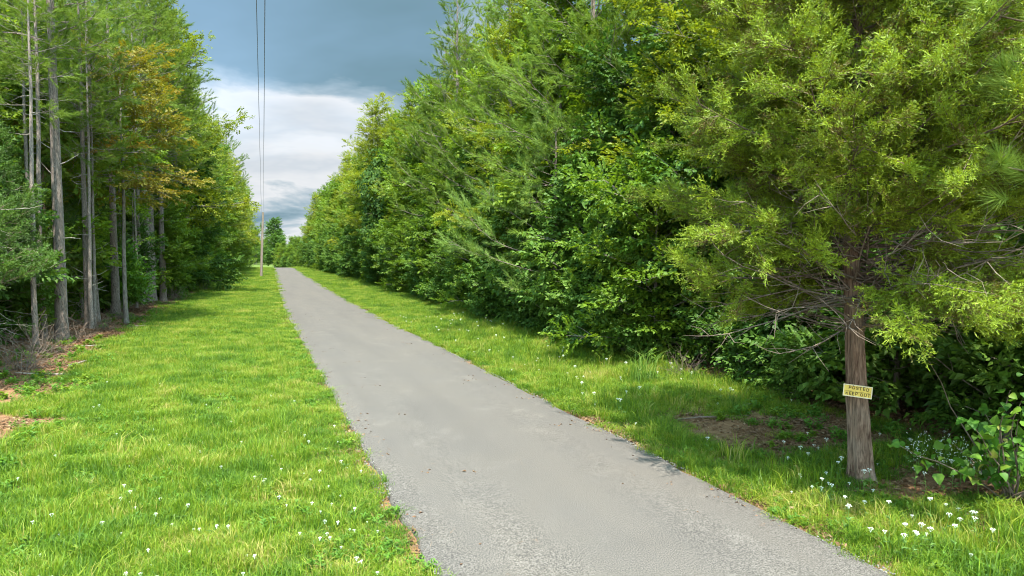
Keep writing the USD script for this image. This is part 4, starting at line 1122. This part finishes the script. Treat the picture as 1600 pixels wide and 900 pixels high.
def frothy_kind():
    r = np.random.default_rng(9); k = kind_prim('frothy_flower'); P = str(k.GetPath()); stems, heads = [], []
    for i in range(4):
        tip = np.array([r.normal(0, .16), r.normal(0, .16), r.uniform(.65, 1.05)])
        stems.append(tube(np.array([[0, 0, -.03], tip * [.3, .3, .55], tip]), [.004, .003, .002], 4))
        for j in range(11):
            t = r.uniform(.55, 1); b = tip * [t, t, t]; e = b + r.normal(0, .09, 3) + [0, 0, .05]
            stems.append(tube(np.array([b, e]), [.0018, .001], 3))
            for _ in range(3):
                m = trimesh.creation.icosphere(0, r.uniform(.005, .011)); heads.append((np.array(m.vertices) * [1, 1, .7] + e + r.normal(0, .014, 3), m.faces))
    v, f, _ = merge(stems); obj('stems', (v, f), M_STEM, P)
    v, f, _ = merge(heads); tag(obj('florets', (v, f), M_WHITE, P), kind='stuff')
    KIND['frothy_flower'] = k
frothy_kind()
fr = np.random.default_rng(404)
for px, py, lab in ((1432, 752, 'airy stalk of tiny white florets nearest the cedar trunk on its right'), (1468, 762, 'airy stalk of tiny white florets midway between cedar and heart leaved bush'), (1500, 764, 'airy stalk of tiny white florets just left of the heart leaved bush'), (1528, 778, 'airy stalk of tiny white florets in front of the heart leaved bush')):
    a = ground_at(px, py); copy('airy_wildflower', KIND['frothy_flower'], (a[0], a[1], float(terrain(*a))), fr.uniform(0, 6.28), fr.uniform(.5, .75), lab, 'wildflower')
CED = [(1318, 640), (1355, 665), (1375, 668), (1232, 695), (1284, 690), (1313, 705), (1240, 718), (1243, 726), (1283, 712), (1300, 745), (1313, 755), (1325, 735), (1362, 722), (1342, 742), (1295, 760), (1258, 768), (1268, 770), (1304, 778), (1327, 780), (1345, 770), (1360, 790), (1298, 738), (1310, 690),
       (1367, 712), (1393, 752), (1420, 695), (1448, 728), (1480, 785), (1500, 786), (1417, 785), (1380, 805), (1455, 808), (1440, 812), (1424, 842), (1486, 860), (1455, 880), (1300, 800), (1330, 818), (1275, 785), (1237, 780), (1270, 735), (1362, 785), (1410, 820), (1225, 750), (1352, 760)]
CED += [(fr.uniform(1215, 1560), fr.uniform(660, 870)) for _ in range(62)]
for px, py in CED:
    h = fr.choice(['tall_flower', 'mid_flower', 'mid_flower', 'low_flower'])
    hh = {'tall_flower': .62, 'mid_flower': .42, 'low_flower': .25}[h]
    w = 'left of the posted cedar trunk' if px < 1296 else 'right of the posted cedar trunk' if px > 1366 else 'in front of the posted cedar trunk'
    a = ground_at(px, py, hh)
    if a[0] < float(road_mid(a[1])) + HALF + .35: continue
    copy('white_wildflower', KIND[h], (a[0], a[1], float(terrain(*a))), fr.uniform(0, 6.28), fr.uniform(.5, .85), 'white lacy wildflower ' + w, 'wildflower', 'wildflowers ' + w)
LEFTF = [(209, 747), (192, 763), (211, 763), (214, 773), (236, 770), (178, 808), (181, 813), (221, 842), (203, 884), (192, 892), (222, 895), (265, 783), (275, 798), (284, 785), (332, 806), (354, 715), (410, 730), (395, 727), (420, 743), (430, 742), (436, 726), (467, 726), (447, 760), (472, 774), (483, 815), (483, 826), (350, 887), (441, 655), (440, 667), (476, 663), (475, 681),
         (418, 697), (487, 672), (484, 675), (323, 676), (237, 663), (286, 652), (305, 632), (303, 635), (253, 687), (160, 597), (24, 635), (3, 765), (578, 800), (566, 816), (578, 818), (536, 861), (558, 856), (553, 868), (573, 880), (521, 749), (507, 773), (486, 727), (500, 690), (520, 682), (512, 660), (540, 712)]
LEFTF += [(fr.uniform(10, 560), 600 + 280 * fr.uniform() ** 1.3) for _ in range(80)]
for px, py in LEFTF:
    w = 'in the left grass near the asphalt edge' if px > 405 else 'in the middle of the left grass' if px > 240 else 'in the left grass towards the wood'
    a = ground_at(px, py, .2)
    if a[0] > float(road_mid(a[1])) - HALF - .2 or a[0] < float(left_edge(a[1])) + 2: continue
    copy('white_wildflower', KIND['low_flower'], (a[0], a[1], float(terrain(*a))), fr.uniform(0, 6.28), fr.uniform(.3, .72), 'small white wildflower ' + w, 'wildflower', 'small wildflowers ' + w)
n = 0
while n < 110:
    yv = fr.uniform(9, 34); w = 'in the right grass before the tussock' if yv < 14 else 'in the right grass beside the tussock' if yv < 20 else 'in the right grass farther than the tussock'; xv = float(road_mid(yv)) + HALF + fr.uniform(.5, 4.6)
    if xv < right_edge(yv) - .1 and np.hypot(xv - CX, yv - CY) > 1.2 and bare(np.array([xv]), np.array([yv]))[0] < .4:
        copy('white_wildflower', KIND[fr.choice(['mid_flower', 'low_flower'])], (xv, yv, float(terrain(xv, yv))), fr.uniform(0, 6.28), fr.uniform(.6, 1.0), 'small white wildflower ' + w, 'wildflower', 'small wildflowers ' + w); n += 1

# tall grass tussock before the right wood
x_, y_ = ground_at(1003, 602)
g = grass_patch(260, 120, .5, .95, .014, .85)
tag(obj('tall_grass_tussock', (g[0] + [x_, y_, float(terrain(x_, y_))], g[1]), M_TALLGRASS, tint=g[2]), 'tussock of tall arching grass blades before the dark right wood', 'grass tussock')
for px, py, sc, lab in ((30, 585, 1.0, 'grey dead brush at the left edge of the frame'), (75, 560, .8, 'grey dead brush just left of the thick grey pine'), (118, 538, .8, 'grey dead brush between the thick grey pine and the slim reddish one'), (160, 520, .7, 'grey dead brush right of the slim reddish pine'),
                        (195, 502, .8, 'grey dead brush below the rusty leaved tree'), (275, 470, .9, 'grey dead brush right of the two grey trunks'), (318, 456, .9, 'grey dead brush where the left wood edge recedes'), (1075, 590, .6, 'grey dead brush behind the grass tussock'), (1240, 620, .6, 'dark dead brush left behind the posted cedar')):
    a = ground_at(px, py); place('dead_brush', 'dead_brush', *a, lab, 'dead brush', s=sc)
# fallen stick beside the bare patch
x_, y_ = ground_at(1110, 657); zt = float(terrain(x_, y_))
tag(obj('fallen_branch', tube(np.array([[x_ - .7, y_ + .1, zt + .05], [x_ - .2, y_ + .02, zt + .07], [x_ + .3, y_, zt + .04], [x_ + .8, y_ - .15, zt + .05]]), [.010, .018, .022, .014], 7), M_BRUSH, smooth=True), 'pale fallen branch lying across the bare soil patch right of the road', 'fallen branch')

for px, py, ang, ln, lab in ((150, 548, .4, 1.3, 'bleached fallen stick at the foot of the slim reddish pine'), (70, 592, -.3, 1.6, 'bleached fallen stick in the brown litter at the left edge'), (215, 512, .9, 1.1, 'fallen stick in front of the two grey pine trunks'),
                             (1175, 640, .2, 1.2, 'dark fallen stick in the shade left of the posted cedar'), (120, 575, 1.2, 1.0, 'short fallen stick in front of the thick grey pine')):
    x_, y_ = ground_at(px, py); c_, s_ = math.cos(ang) * ln / 2, math.sin(ang) * ln / 2
    p_ = np.array([[x_ + c_ * t + .05 * math.sin(5 * t + px), y_ + s_ * t, 0] for t in (-1, -.5, 0, .5, 1)]); p_[:, 2] = terrain(p_[:, 0], p_[:, 1]) + .07
    tag(obj('fallen_stick', tube(p_, [.008, .016, .02, .017, .008], 6), M_DEAD, smooth=True), lab, 'fallen stick')
print('triangles', sum(len(p.GetAttribute('faceVertexCounts').Get()) for p in Usd.PrimRange.Stage(stage, Usd.PrimAllPrimsPredicate) if p.IsA(UsdGeom.Mesh)))
